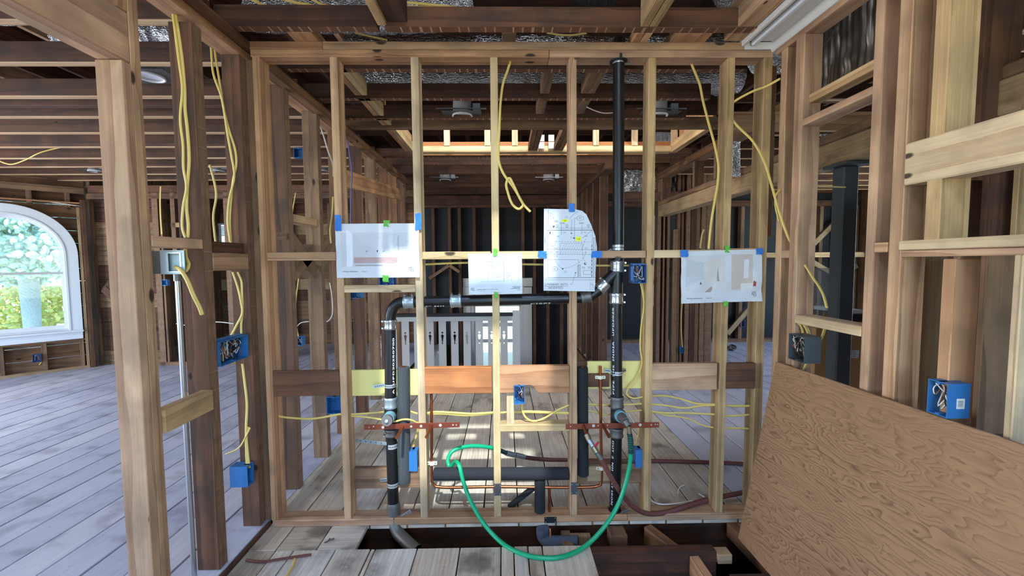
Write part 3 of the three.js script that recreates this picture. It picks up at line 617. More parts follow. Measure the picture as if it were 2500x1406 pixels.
// roof boards with two skylight openings and the gap at the gable, and rafters under it
const RF = struct('roof');
{
  const s = new THREE.Shape(); s.moveTo(-7.8, -5.4); s.lineTo(6.5, -5.4); s.lineTo(6.5, 4.8); s.lineTo(-7.8, 4.8); s.closePath();
  const hole = (x0, x1, z0, z1) => { const p = new THREE.Path(); p.moveTo(x0, z0); p.lineTo(x0, z1); p.lineTo(x1, z1); p.lineTo(x1, z0); p.closePath(); s.holes.push(p); };
  hole(-0.5, 0.42, 1.44, 2.8); hole(-0.85, 1.75, -1.8, -1.3);  // first opening is out of view, placed to aim the sun patch
  const a = U(1664, 98, 'y', 3.46), b = U(1722, 86, 'y', 3.46); hole(a.x, b.x, Math.min(a.z, b.z) - 0.12, Math.max(a.z, b.z));
  const g = new THREE.ExtrudeGeometry(s, { depth: 0.08, bevelEnabled: false });
  const uv = g.attributes.uv, P = g.attributes.position; for (let i = 0; i < uv.count; i++) uv.setXY(i, P.getY(i) / 0.36, P.getX(i) / 2.2);
  g.rotateX(Math.PI / 2); g.translate(0, 3.54, 0);
  mesh('roof_boards', g, M.roof, RF);
  for (let i = 0, x = -7.4; x < 6.3; i++, x += 0.405) if (!(x > -0.56 && x < 0.48)) bx(RF, 'rafter', i % 3 ? M.joist[i % 2] : M.fir[2], x, x + 0.045, 3.3, 3.455, -5.3, Math.abs(x - 0.45) < 1.35 ? -1.7 : 4.5, { c: 0.003 });
    else bx(RF, 'rafter', M.joist[0], x, x + 0.045, 3.3, 3.455, -5.3, -1.7, { c: 0.003 });
  for (const x of [0.5, 0.9, 1.3]) bx(RF, 'rafter', M.fir[2], x, x + 0.045, 3.3, 3.455, -0.8, 4.5, { c: 0.003 });
  for (const [x0, x1] of [[-0.54, -0.5], [0.42, 0.46]]) bx(RF, 'unseen_skylight_curb', M.offwhite, x0, x1, 3.4, 3.6, 1.4, 2.84);
  for (const [z0, z1] of [[1.4, 1.44], [2.8, 2.84]]) bx(RF, 'unseen_skylight_curb', M.offwhite, -0.5, 0.42, 3.4, 3.6, z0, z1);
  bx(RF, 'unseen_skylight_bar', M.offwhite, -0.5, 0.42, 3.5, 3.54, 1.84, 2.02);  // unseen bar, placed to split the sun patch on the stud wall
  for (const z of [-0.2, -2.6, -3.8]) bx(RF, 'collar_tie', M.joist[1], -7.2, 6.2, 3.22, 3.3, z - 0.04, z);
}
// ---- outer walls that close the house; camera-side and right openings unseen, placed for light
const WO = struct('wall_outer');
const ow = (x0, x1, y0, y1, z0, z1) => bx(WO, 'outer_wall', M.oldtan[1], x0, x1, y0, y1, z0, z1, { c: 0 });
ow(-7.5, -5.7, -0.6, 3.5, 4.45, 4.6); ow(-2.7, -0.3, -0.6, 3.5, 4.45, 4.6); ow(2.0, 6.4, -0.6, 3.5, 4.45, 4.6);
ow(-5.7, -2.7, -0.6, 0.5, 4.45, 4.6); ow(-5.7, -2.7, 2.5, 3.5, 4.45, 4.6); ow(-0.3, 2.0, -0.6, 0.45, 4.45, 4.6); ow(-0.3, 2.0, 2.45, 3.5, 4.45, 4.6);
ow(6.28, 6.4, -0.6, 3.5, -0.4, 4.6); ow(6.28, 6.4, -0.6, 0.5, -4.0, -0.4); ow(6.28, 6.4, 2.5, 3.5, -4.0, -0.4); ow(6.28, 6.4, -0.6, 3.5, -5.3, -4.0);
{ // rear wall, with the entrance and a narrow window on the right and the small one on the left
  const wl = U(527, 600, 'z', -5.1).x, wr = U(549, 600, 'z', -5.1).x, wb = U(540, 602, 'z', -5.1).y, wt = U(540, 546, 'z', -5.1).y;
  ow(-5.75, wl, -0.6, 3.5, -5.26, -5.15); ow(wr, -1.36, -0.6, 3.5, -5.26, -5.15); ow(wl, wr, -0.6, wb, -5.26, -5.15); ow(wl, wr, wt, 3.5, -5.26, -5.15);
}
// rear wall behind the black paper is built with real openings
const openD = { x0: U(1160, 820, 'z', -5.1).x, x1: U(1270, 820, 'z', -5.1).x, y0: -0.95, y1: U(1215, 742, 'z', -5.1).y };
const openW = { x0: U(1597, 640, 'z', -5.1).x, x1: U(1614, 640, 'z', -5.1).x, y0: U(1605, 735, 'z', -5.1).y, y1: U(1605, 540, 'z', -5.1).y };
{
  const old = WB.children[0]; WB.remove(old);
  const paper = (x0, x1, y0, y1) => bx(WB, 'building_paper', M.tar, x0, x1, y0, y1, -5.13, -5.1, { c: 0, su: 1, sv: 2 });
  const back = (x0, x1, y0, y1) => ow(x0, x1, y0, y1, -5.26, -5.14);
  for (const f of [paper, back]) {
    f(-1.35, openD.x0, -1.3, 2.6); f(openD.x0, openD.x1, openD.y1, 2.6); f(openD.x1, openW.x0, -1.3, 2.6);
    f(openW.x0, openW.x1, -0.6, openW.y0); f(openW.x0, openW.x1, openW.y1, 2.6); f(openW.x1, 6.4, -0.6, 2.6);
  }
  ow(-1.35, 6.4, 2.6, 3.5, -5.26, -5.14);
}
// ---- stair landing and its sides
const SL = struct('stair_landing');
bx(SL, 'landing_floor', M.floor, -1.1, 1.25, -1.0, -0.95, -5.1, -2.6);
bx(SL, 'stair_wall', M.cream, -1.12, -1.0, -1.0, -0.01, -5.1, -2.6);
bx(SL, 'stair_wall', M.cream, -1.0, 1.25, -1.0, -0.02, -2.62, -2.52);
bx(SL, 'stair_wall', M.old[0], 1.25, 1.3, -1.0, -0.03, -5.1, -2.6);
// ---- entrance door with its casing
const D1 = struct('door_1');
{
  const z = -5.06, R = (n, m, l, t, r, b, zz = z, d = 0.03) => zr(D1, n, m, l, t, r, b, zz, d);
  R('casing', M.cream, 1131, 701, 1150, 905); R('casing', M.cream, 1280, 701, 1299, 905); R('head_casing', M.cream, 1130, 679, 1300, 700, z + 0.004);
  R('frame', M.grey, 1150, 700, 1158, 905, z - 0.01); R('frame', M.grey, 1272, 700, 1280, 905, z - 0.01);
  R('door_rail', M.cream, 1158, 700, 1272, 748, z - 0.03); R('door_stile', M.grey, 1156, 745, 1161, 905, z - 0.03); R('door_stile', M.grey, 1268, 745, 1273, 905, z - 0.03);
  R('storm_rail', M.grey, 1158, 788, 1272, 797, z - 0.05); R('storm_rail', M.grey, 1158, 828, 1272, 836, z - 0.05);
  mesh('pane', boxG(openD.x0, openD.x1, -0.9, openD.y1, -5.12, -5.118), M.glass, D1);
}
const W2 = struct('window_2');
{
  const z = -5.06, R = (n, m, l, t, r, b, zz = z, d = 0.03) => zr(W2, n, m, l, t, r, b, zz, d);
  R('side_casing', M.white, 1589, 541, 1597, 734); R('side_casing', M.white, 1614, 541, 1622, 734); R('head_casing', M.white, 1589, 526, 1622, 540); R('sill', M.white, 1587, 735, 1624, 748);
  R('meeting_rail', M.grey, 1597, 641, 1614, 648, z - 0.03); for (let i = 0; i < 6; i++) R('blind_slat', M.grey, 1597, 542 + i * 3.2, 1614, 543.8 + i * 3.2, z - 0.03, 0.015);
  mesh('pane', boxG(openW.x0, openW.x1, openW.y0, openW.y1, -5.115, -5.112), M.glass, W2);
}
const W3 = struct('window_3');
{
  const z = -5.1, R = (n, m, l, t, r, b, zz = z, d = 0.02) => zr(W3, n, m, l, t, r, b, zz, d);
  R('head_casing', M.white, 524, 545, 551, 549); for (let i = 0; i < 8; i++) R('blind_slat', M.white, 528, 552 + i * 3.1, 549, 554.2 + i * 3.1, z - 0.02, 0.012);
  mesh('pane', boxG(U(527, 575, 'z', z).x, U(549, 575, 'z', z).x, U(540, 602, 'z', z).y, U(540, 546, 'z', z).y, z - 0.04, z - 0.038), M.glass, W3);
}
// ---- outdoors: ground, low neighbours, hedge and trees
const GR = struct('ground');
bx(GR, 'lawn', std({ color: 0xd2d4a8, roughness: 1 }), -60, 40, -1.15, -1.05, -60, 40, { c: 0 });  // lawn colour lightened to stand in for glaring daylight

// ================================================================ THINGS
// ---- trim above the corner of the right wall
const T1 = struct('trim_1');
bx(T1, 'soffit_board', M.offwhite, 1.3, 1.47, 2.552, 2.57, 0.005, 2.2);
bx(T1, 'frieze_board', M.offwhite, 1.295, 1.312, 2.53, 2.6, -0.02, 2.2);
bx(T1, 'crown_moulding', M.white, 1.335, 1.365, 2.525, 2.553, 0.01, 2.2, { c: 0.008 });
bx(T1, 'frieze_board', M.offwhite, 1.45, 1.475, 2.5, 2.575, -0.01, 2.2, { c: 0.005 });
bx(T1, 'backing_board', M.fir[0], 1.2, 1.29, 2.555, 2.7, 0.0, 2.2);
bx(T1, 'end_board', M.offwhite, 1.31, 1.46, 2.515, 2.553, -0.03, 0.0);

// ---- cast-iron drain: branch on the left with its riser, stack on the right
const P = (x, y, z = -0.045) => U(x, y, 'z', z);
function coupling(parent, a, b, r, mat, screw = V3(-1, 0, 0.2)) {
  const L = a.distanceTo(b), pr = [[r + 0.0025, 0], [r + 0.006, L * 0.06], [r + 0.006, L * 0.24], [r + 0.0035, L * 0.3], [r + 0.0035, L * 0.7], [r + 0.006, L * 0.76], [r + 0.006, L * 0.94], [r + 0.0025, L]].map(([x, y]) => new THREE.Vector2(x, y));
  const c = mesh('coupling', place2(new THREE.LatheGeometry(pr, 28), a, b), mat, parent), d = b.clone().sub(a).normalize();
  const s = screw.clone().addScaledVector(d, -screw.dot(d)).normalize(), t = V3().crossVectors(d, s), g = [];
  for (const k of [0.15, 0.85]) { const o = a.clone().addScaledVector(d, L * k).addScaledVector(s, r + 0.011); g.push(place(new THREE.CylinderGeometry(0.005, 0.005, 0.022, 8), o.clone().addScaledVector(t, -0.011), o.clone().addScaledVector(t, 0.011))); }
  for (const q of g) mesh('clamp_screw', q, M.steel, c);
  return c;
}
const stuff = (o) => { o.userData.kind = 'stuff'; return o; };
function place2(g, a, b) { const q = new THREE.Quaternion().setFromUnitVectors(V3(0, 1, 0), b.clone().sub(a).normalize()); g.applyQuaternion(q); g.translate(a.x, a.y, a.z); return g; }
function letters(parent, text, a, b, r, face, flip = false) {    // white lettering along a pipe, on the side that looks towards face
  const L = a.distanceTo(b), arc = 0.62, W = 1024, H = Math.max(32, Math.round(W * r * arc / L));
  const t = canvasTex(W, H, (c) => { c.fillStyle = '#121314'; c.fillRect(0, 0, W, H); c.fillStyle = '#d9dde0'; c.font = 'bold ' + Math.round(H * 0.8) + 'px sans-serif'; c.textBaseline = 'middle'; c.textAlign = 'left'; const w = c.measureText(text).width; c.save(); c.translate(W * 0.02, H * 0.52); c.scale(W * 0.96 / w, 1); c.fillText(text, 0, 0); c.restore(); });
  const g = new THREE.CylinderGeometry(r + 0.0007, r + 0.0007, L, 8, 1, true, -arc / 2, arc), uv = g.attributes.uv;
  for (let i = 0; i < uv.count; i++) { const u = uv.getX(i), v = uv.getY(i); uv.setXY(i, flip ? v : 1 - v, flip ? 1 - u : u); }
  const y = b.clone().sub(a).normalize(), z = face.clone().addScaledVector(y, -face.dot(y)).normalize(), x = V3().crossVectors(y, z);
  g.applyMatrix4(new THREE.Matrix4().makeBasis(x, y, z)); const m = a.clone().add(b).multiplyScalar(0.5); g.translate(m.x, m.y, m.z);
  return mesh('lettering', g, std({ map: t, roughness: 0.4 }), parent);
}
const RP = 0.0298;
{
  const d = thing('drain_pipe', 'black cast-iron drain rising at the left, bending over and running across below the drawings', 'pipe');
  const a = P(961, 1246), b = P(952.5, 800), e1 = P(953, 786), e2 = P(990, 738), h1 = P(1112, 735), h2 = P(1418, 727);
  rod(d, 'pipe', M.iron, a, P(953, 985), RP, 28); rod(d, 'pipe', M.iron, P(953.3, 975), b, RP, 28);
  mesh('elbow', tube([b, e1, P(954, 768), P(962, 749), P(976, 739), e2, P(1005, 738)], RP, 24, 40), M.iron, d);
  rod(d, 'pipe', M.iron, P(998, 737.5), h1, RP, 28); rod(d, 'pipe', M.iron, h1, h2, RP, 28);
  mesh('eighth_bend', tube([P(1415, 727), P(1436, 725), P(1452, 715), P(1468, 702)], RP, 24, 24), M.iron, d);
  coupling(d, P(953, 804), P(952.6, 780), RP, M.steel); coupling(d, P(986, 738), P(1012, 737.4), RP, M.galv, V3(0, 1, 0.2)); coupling(d, P(1100, 735.5), P(1127, 734.6), RP, M.galv, V3(0, 1, 0.3)); coupling(d, P(1417, 727), P(1442, 722), RP, M.dull, V3(0, 1, 0));
  coupling(d, P(954, 996), P(953.7, 969), RP, M.galv); coupling(d, P(957, 1064), P(956.6, 1046), RP, M.dull);
  mesh('base_boot', place2(new THREE.LatheGeometry([[0.03, 0.1], [0.036, 0.085], [0.037, 0.03], [0.044, 0.0], [0.03, -0.002]].reverse().map(([x, y]) => new THREE.Vector2(x, y)), 24), P(962, 1268), P(961, 1230)), M.dull, d);
  const t = rod(d, 'tee', M.iron, P(955.5, 1052), P(954, 992), RP + 0.004, 28);
  const o = P(953, 1016, -0.03), q = P(944, 1027, 0.085);
  rod(t, 'tee_branch', M.iron, P(955, 1014, -0.05), P(952, 1017, 0.0), RP + 0.003, 26);
  rod(t, 'test_plug', M.plug, P(952, 1017, 0.0), P(947, 1024, 0.055), 0.03, 26);
  const pl = rod(t, 'plug_cap', M.dull, P(947, 1024, 0.055), q, 0.028, 26);
  rod(d, 'plug_nub', M.galv, q, P(943.5, 1028, 0.1), 0.008, 10);
  letters(d, 'A  UPD20250700', P(952.8, 820), P(953.3, 962), RP, V3(0.75, 0, 0.7));
  letters(d, '2" NH', P(1036, 737), P(1088, 735.8), RP, V3(0, -0.75, 0.66), true);
  letters(d, 'CISPI', P(1292, 730.5), P(1345, 729), RP, V3(0, -0.75, 0.66), true);
  rod(d, 'pipe', M.iron, P(961, 1262), P(965, 1290, -0.02), 0.028, 20);
  mesh('trap_arm', tube([P(963, 1275, -0.03), P(972, 1300, 0.0), P(992, 1322, 0.05), P(1018, 1345, 0.1)], 0.033, 20), M.dull, d);
}
{
  const d = thing('vent_stack', 'tall black cast-iron vent stack standing full height in the stud wall right of centre', 'pipe');
  const top = P(1511, 96), e = P(1508, 638), lowT = P(1504.5, 725), mid = P(1506, 975);
  rod(d, 'pipe', M.iron, P(1509, 645), top, RP, 28);
  rod(d, 'collar', M.black, P(1510, 152), P(1510, 140), RP + 0.016, 28);
  const wy = rod(d, 'wye', M.iron, P(1505, 745), P(1506.5, 635), RP + 0.003, 28);
  rod(wy, 'wye_branch', M.iron, P(1462, 706), P(1508, 660), RP + 0.002, 26);
  coupling(d, P(1506, 664), P(1507, 637), RP + 0.002, M.steel, V3(1, 0, 0.2)); coupling(d, P(1504.6, 741), P(1505, 715), RP + 0.002, M.steel, V3(1, 0, 0.2)); coupling(d, P(1461, 708), P(1480, 689), RP + 0.002, M.steel, V3(-1, 1, 0.2));
  rod(d, 'pipe', M.iron, mid, lowT, RP, 28); rod(d, 'pipe', M.iron, P(1501, 1250), P(1505.5, 1045), RP, 28);
  coupling(d, P(1506, 996), P(1506, 967), RP + 0.002, M.dull); coupling(d, P(1505, 1066), P(1505.4, 1043), RP + 0.002, M.dull);
  const t = rod(d, 'tee', M.iron, P(1505, 1052), P(1506, 990), RP + 0.004, 28);
  rod(t, 'tee_branch', M.black, P(1508, 1012, -0.04), P(1513, 1014, 0.01), 0.036, 26);
  rod(t, 'test_plug', M.plug, P(1513, 1014, 0.01), P(1517, 1018, 0.04), 0.031, 26);
  rod(t, 'plug_body', M.dull, P(1517, 1018, 0.04), P(1527, 1028, 0.095), 0.026, 22, 0.02);
  rod(d, 'wing_screw', M.galv, P(1534, 1012, 0.07), P(1548, 1032, 0.08), 0.004, 8);
  letters(d, 'PIPE  SHS  INDIA   UPD2025', P(1504.8, 745), P(1506, 965), RP, V3(-0.78, 0, 0.62));
  letters(d, 'OUT  2  NH  CAST IRON', P(1501.4, 1232), P(1505, 1068), RP, V3(-0.78, 0, 0.62), false);
  rod(d, 'base_boot', M.black, P(1500, 1262), P(1501, 1243), RP + 0.006, 24);
  rod(d, 'pipe', M.black, P(1512, 1330, -0.04), P(1502, 1262), RP + 0.004, 20);
}
// perforated straps around the pipes
function strap(label, a, b, ra, extra = []) {
  const s = thing('pipe_strap', label, 'strap'), d = b.clone().sub(a), n = d.clone().normalize();
  mesh('band', place(new THREE.CylinderGeometry(ra, ra, a.distanceTo(b), 28, 1, true), a, b), std({ color: 0xc6cacb, roughness: 0.35, metalness: 0.6, side: THREE.DoubleSide }), s);
  const g = [], m = a.clone().add(b).multiplyScalar(0.5);
  for (let k = -5; k < 6; k++) { const q = V3(Math.sin(k * 0.3), 0, Math.cos(k * 0.3)), o = m.clone().addScaledVector(q, ra - 0.0004); g.push(place(new THREE.CylinderGeometry(0.003, 0.003, 0.0012, 10), o, o.clone().addScaledVector(q, 0.0012))); }
  stuff(mesh('hole', merge(g), M.black, s));
  for (const [p, q, w] of extra) { const t = stick(s, 'tail', M.galv, p, q, w ?? 0.019, 0.0015); const h = []; for (let i = 1; i < 6; i++) { const o = p.clone().lerp(q, i / 6); h.push(place(new THREE.CylinderGeometry(0.003, 0.003, 0.0014, 10), o.clone().add(V3(0, 0, 0.0003)), o.clone().add(V3(0, 0, 0.0014)))); } stuff(mesh('hole', merge(h), M.black, s)); }
  return s;
}
strap('perforated metal strap with bent end around the left riser in front of yellow board', P(953.5, 944), P(953.3, 936), RP + 0.001, [[P(939, 940, -0.02), P(912, 944, 0.0)]]);
strap('perforated strap with a long tail on the left riser below the copper bar', P(957.3, 1092), P(957, 1081), RP + 0.001, [[P(944, 1083, -0.02), P(868, 1075, -0.06)]]);
strap('perforated strap holding the left riser to the low dark board', P(959.3, 1186), P(959, 1176), RP + 0.001, [[P(946, 1171, -0.04), P(928, 1172, -0.045)]]);
strap('perforated strap wrapped around the foot of the left riser', P(963, 1268), P(962.6, 1259), 0.041, [[P(980, 1262, -0.02), P(1003, 1247, -0.05)]]);
strap('perforated strap holding the top of the vent stack under the top plate', P(1510, 157), P(1510, 149), RP + 0.001, [[P(1522, 152, -0.04), P(1548, 153, -0.07)]]);
strap('wide perforated strap on the vent stack just above the eye-level blocking', P(1508.5, 611), P(1508.7, 598), RP + 0.001, [[P(1494, 610, -0.03), P(1474, 622, -0.01)]]);
strap('dark winged strap clamping the vent stack to the yellow board', P(1505.8, 914), P(1506, 905), RP + 0.001, [[P(1492, 906, -0.035), P(1477, 904, -0.05)], [P(1520, 906, -0.035), P(1528, 903, -0.05)]]);
strap('crumpled perforated strap around the foot of the vent stack', P(1501, 1258), P(1501.3, 1250), 0.04, [[P(1517, 1252, 0.0), P(1537, 1246, -0.03)]]);

// ---- foam-insulated pipes
function foam(label, a, b, r, mat = M.foam) {
  const t = thing('foam_pipe_insulation', label, 'pipe insulation');
  mesh('foam_tube', place2(new THREE.LatheGeometry([[0.012, 0], [r - 0.004, 0], [r, 0.004], [r, a.distanceTo(b) - 0.004], [r - 0.004, a.distanceTo(b)], [0.012, a.distanceTo(b)]].map(([x, y]) => new THREE.Vector2(x, y)), 26), a, b), mat, t);
  const d = b.clone().sub(a).normalize(); rod(t, 'copper_end', M.copper, a.clone().addScaledVector(d, -0.002), b.clone().addScaledVector(d, 0.004), 0.0125, 14);
  return t;
}
foam('speckled foam pipe insulation, greyed to look sunlit, standing upright beside the left riser', P(987.5, 1177, -0.05), P(985, 896, -0.05), 0.0335, M.foamlit);
foam('black foam pipe insulation standing upright left of the vent stack', P(1424, 1160, -0.045), P(1422, 896, -0.045), 0.03);
foam('black foam pipe insulation lying horizontally across the low middle bays', P(1059, 1157, -0.045), P(1388, 1155.5, -0.045), 0.034);
foam('short black foam pipe insulation dropping into the bottom plate below the horizontal one', P(1318, 1250, -0.045), P(1318, 1172, -0.045), 0.03);
foam('thin black foam pipe insulation lying slanted on the boards behind the short drop', P(1243, 1237, -0.16), P(1303, 1190, -0.12), 0.017);
{
  const t = thing('insulated_pipe', 'dark grey insulated pipe elbow under the floor in the opening', 'pipe');
  mesh('elbow', capped([P(1325, 1288, 0.02), P(1327, 1310, 0.02), P(1340, 1322, 0.04), P(1370, 1325, 0.06), P(1412, 1325, 0.08)], 0.035, 20), std({ color: 0x4a5260, roughness: 0.95, bumpMap: TX.speck, bumpScale: 0.001 }), t);
  rod(t, 'valve_stem', M.copper, P(1343, 1290, 0.03), P(1344, 1316, 0.05), 0.007, 10);
}
// ---- copper pipes and the stub-out bars
function copperPipe(label, pts, r = 0.0082) { return tag(mesh('copper_pipe', capped(pts, r, 12, 60), M.copper), label, 'pipe'); }
copperPipe('long thin copper pipe running U-shaped behind both copper bars and low between the studs', [P(1053, 962), P(1054, 1060), P(1054.5, 1172), P(1057, 1184), P(1066, 1188), P(1210, 1188), P(1455, 1187.5), P(1466, 1184), P(1468.5, 1172), P(1467, 1060), P(1465.5, 893)]);
copperPipe('short copper pipe dropping from the horizontal copper line into the bottom plate', [P(1341, 1190, -0.04), P(1341.5, 1215, -0.04), P(1341.5, 1250, -0.04)]);
const barHole = (parent, spots, z) => { const g = spots.map(([x, y, r]) => { const q = P(x, y, z); return place(new THREE.CylinderGeometry(r, r, 0.0012, 14), q, q.clone().add(V3(0, 0, 0.0012))); }); stuff(mesh('hole', merge(g), M.floor[0], parent)); };
{
  const t = thing('copper_bar', 'left copper stub-out bar across the drain riser, lit and slightly tilted', 'pipe bracket');
  stick(t, 'bar', M.copperbar, P(889, 1043, 0.004), P(1122, 1036.5, 0.004), 0.029, 0.002);
  barHole(t, [[901, 1043, 0.003], [912, 1041, 0.004], [935, 1043, 0.007], [1004, 1041, 0.006], [1028, 1040, 0.007], [1075, 1038, 0.008], [1106, 1037, 0.004], [1114, 1037, 0.003]], 0.005);
  for (const [a, b] of [[[984, 1040], [968, 1069]], [[1053, 1037], [1041, 1067]]]) rod(t, 'stub_out', M.copper, P(...a, 0.0), P(...b, 0.12), 0.0082, 14);
  const u = thing('copper_bar', 'right copper stub-out bar across the vent stack, reddish in shade', 'pipe bracket');
  stick(u, 'bar', M.copperbar, P(1381, 1041.5, 0.004), P(1609, 1037, 0.004), 0.03, 0.002);
  barHole(u, [[1393, 1041, 0.003], [1449, 1039, 0.008], [1460, 1039, 0.003], [1483, 1038, 0.003], [1563, 1037, 0.008], [1590, 1037, 0.004], [1600, 1036, 0.003], [1605, 1036, 0.003]], 0.005);
  rod(u, 'stub_out', M.copper, P(1470, 1036, 0.0), P(1487, 1066, 0.12), 0.0085, 14);
  rod(u, 'stub_out', M.copper, P(1424, 1037, 0.0), P(1433, 1062, 0.07), 0.0085, 14);
  const v = thing('shutoff_valve', 'dull brass valve with a red lever between copper stub and brown hose', 'valve');
  const q = [P(1432, 1060, 0.065), P(1438, 1074, 0.08), P(1448, 1090, 0.1), P(1456, 1104, 0.11), P(1468, 1120, 0.115)];
  rod(v, 'union', M.brass, q[0], q[1], 0.015, 8); rod(v, 'nut', M.galv, q[1], q[2], 0.013, 6); rod(v, 'body', M.brass, q[2], q[3], 0.015, 16); rod(v, 'hose_nut', M.dull, q[3], q[4], 0.014, 12);
  stick(v, 'lever', M.red, P(1452, 1090, 0.12), P(1461, 1079, 0.13), 0.012, 0.006);
  for (const [x, y, lab] of [[1465.5, 921, 'cream pipe clamp on the brown mounting block left of the vent stack'], [1468, 1143, 'cream pipe clamp low on the right copper riser'], [1054.5, 1131, 'cream pipe clamp low on the left copper drop']]) {
    const c = thing('pipe_clamp', lab, 'clamp'), o = P(x, y, -0.038);
    mesh('saddle', place(new THREE.CylinderGeometry(0.0115, 0.0115, 0.018, 16), o.clone().add(V3(0, -0.009, 0.0)), o.clone().add(V3(0, 0.009, 0))), M.clip, c);
    for (const s of [-1, 1]) mesh('ear', boxG(o.x + s * 0.028, o.x + s * 0.008, o.y - 0.008, o.y + 0.008, o.z - 0.008, o.z + 0.002), M.clip, c);
    for (const s of [-1, 1]) mesh('screw', place(new THREE.CylinderGeometry(0.003, 0.003, 0.002, 8), o.clone().add(V3(s * 0.019, 0, 0.001)), o.clone().add(V3(s * 0.019, 0, 0.003))), M.nail, c);
  }
}
for (const [l, t, r, b, z, lab, m] of [[1206, 1181, 1223, 1210, 0.003, 'grey steel nail plate on the middle stud at the copper pipe', M.nailplate], [1394, 1178, 1409, 1207, 0.003, 'dark rusty nail plate on the stud left of the vent stack', M.boxgrey], [1329, 1262, 1359, 1277, 0.003, 'black nail plate on the front of the bottom plate', M.black]]) {
  const t2 = thing('nail_plate', lab, 'nail plate'); zr(t2, 'plate', m, l, t, r, b, z, 0.003, { c: 0.0006 });
  const g = []; for (const [u, v] of [[0.12, 0.15], [0.88, 0.15], [0.12, 0.85], [0.88, 0.85]]) { const q = P(l + (r - l) * u, t + (b - t) * v, z); g.push(place(new THREE.CylinderGeometry(0.003, 0.003, 0.001, 8), q, q.clone().add(V3(0, 0, 0.001)))); } stuff(mesh('prong', merge(g), M.galv, t2));
}
// ---- hoses
{
  const t = thing('green_hose', 'bright green garden hose hanging in a loop from the vent stack plug to the floor', 'hose');
  const pts = [P(1540, 1104, 0.11), P(1537, 1135, 0.11), P(1526, 1185, 0.12), P(1505, 1240, 0.14), P(1470, 1293, 0.18), U(1422, 1338, 'y', 0.016), U(1360, 1361, 'y', 0.011), U(1292, 1357, 'y', 0.012), P(1232, 1330, 0.19), P(1186, 1284, 0.12), P(1150, 1225, 0.06), P(1130, 1172, 0.015), P(1121, 1136, -0.008), P(1112, 1127, -0.06), P(1098, 1140, -0.1), P(1093, 1124, -0.12), P(1104, 1102, -0.14), P(1145, 1089, -0.18), P(1195, 1092, -0.22), P(1222, 1100, -0.24)];
  mesh('hose', tube(pts, 0.0112, 14, 220), M.hose, t);
  mesh('strain_relief', tube([P(1537, 1058, 0.115), P(1540, 1078, 0.113), P(1540, 1106, 0.11)], 0.0135, 14, 16), M.hosecap, t);
  stuff(mesh('relief_rib', merge([...Array(6)].map((_, i) => { const a = P(1538.2 + i * 0.35, 1066 + i * 5.4, 0.114); return place(new THREE.CylinderGeometry(0.0143, 0.0143, 0.003, 14), a, a.clone().add(V3(0, -0.003, 0))); })), std({ color: 0x1c6a5c, roughness: 0.5 }), t));
  rod(t, 'brass_ferrule', M.brass, P(1535.5, 1040, 0.115), P(1537, 1058, 0.115), 0.012, 6);
  rod(t, 'swivel', M.dull, P(1527, 1028, 0.095), P(1535.5, 1040, 0.115), 0.016, 14);
  rod(t, 'hose_end', M.hosecap, P(1222, 1100, -0.24), P(1236, 1106, -0.26), 0.013, 12);
  rod(t, 'connector', M.galv, P(1236, 1106, -0.26), P(1256, 1111, -0.28), 0.016, 12);
  const r1 = thing('brown_hose', 'reddish brown rubber hose lying straight across the floor behind the studs', 'hose');
  mesh('hose', tube([P(1278, 1116, -0.31), P(1320, 1121, -0.36), U(1400, 1123, 'y', 0.013), U(1500, 1124, 'y', 0.013), U(1600, 1125, 'y', 0.013), U(1750, 1129, 'y', 0.013), U(1850, 1134, 'y', 0.013), U(1960, 1136, 'y', 0.013)], 0.013, 12, 80), M.redhose, r1);
  rod(r1, 'hose_coupling', M.galv, P(1258, 1111, -0.285), P(1280, 1116.5, -0.31), 0.017, 12);
  const r2 = thing('brown_hose', 'brown rubber hose drooping from the valve over the bottom plate and away to the right', 'hose');
  mesh('hose', tube([P(1467, 1119, 0.115), P(1490, 1162, 0.1), P(1515, 1202, 0.075), P(1545, 1236, 0.04), P(1578, 1253, 0.005), P(1620, 1252, -0.012), P(1670, 1237, -0.035), P(1712, 1224, -0.075), P(1760, 1213, -0.115), P(1830, 1199, -0.16), P(1920, 1180, -0.22)], 0.0135, 12, 100), M.redhose, r2);
}
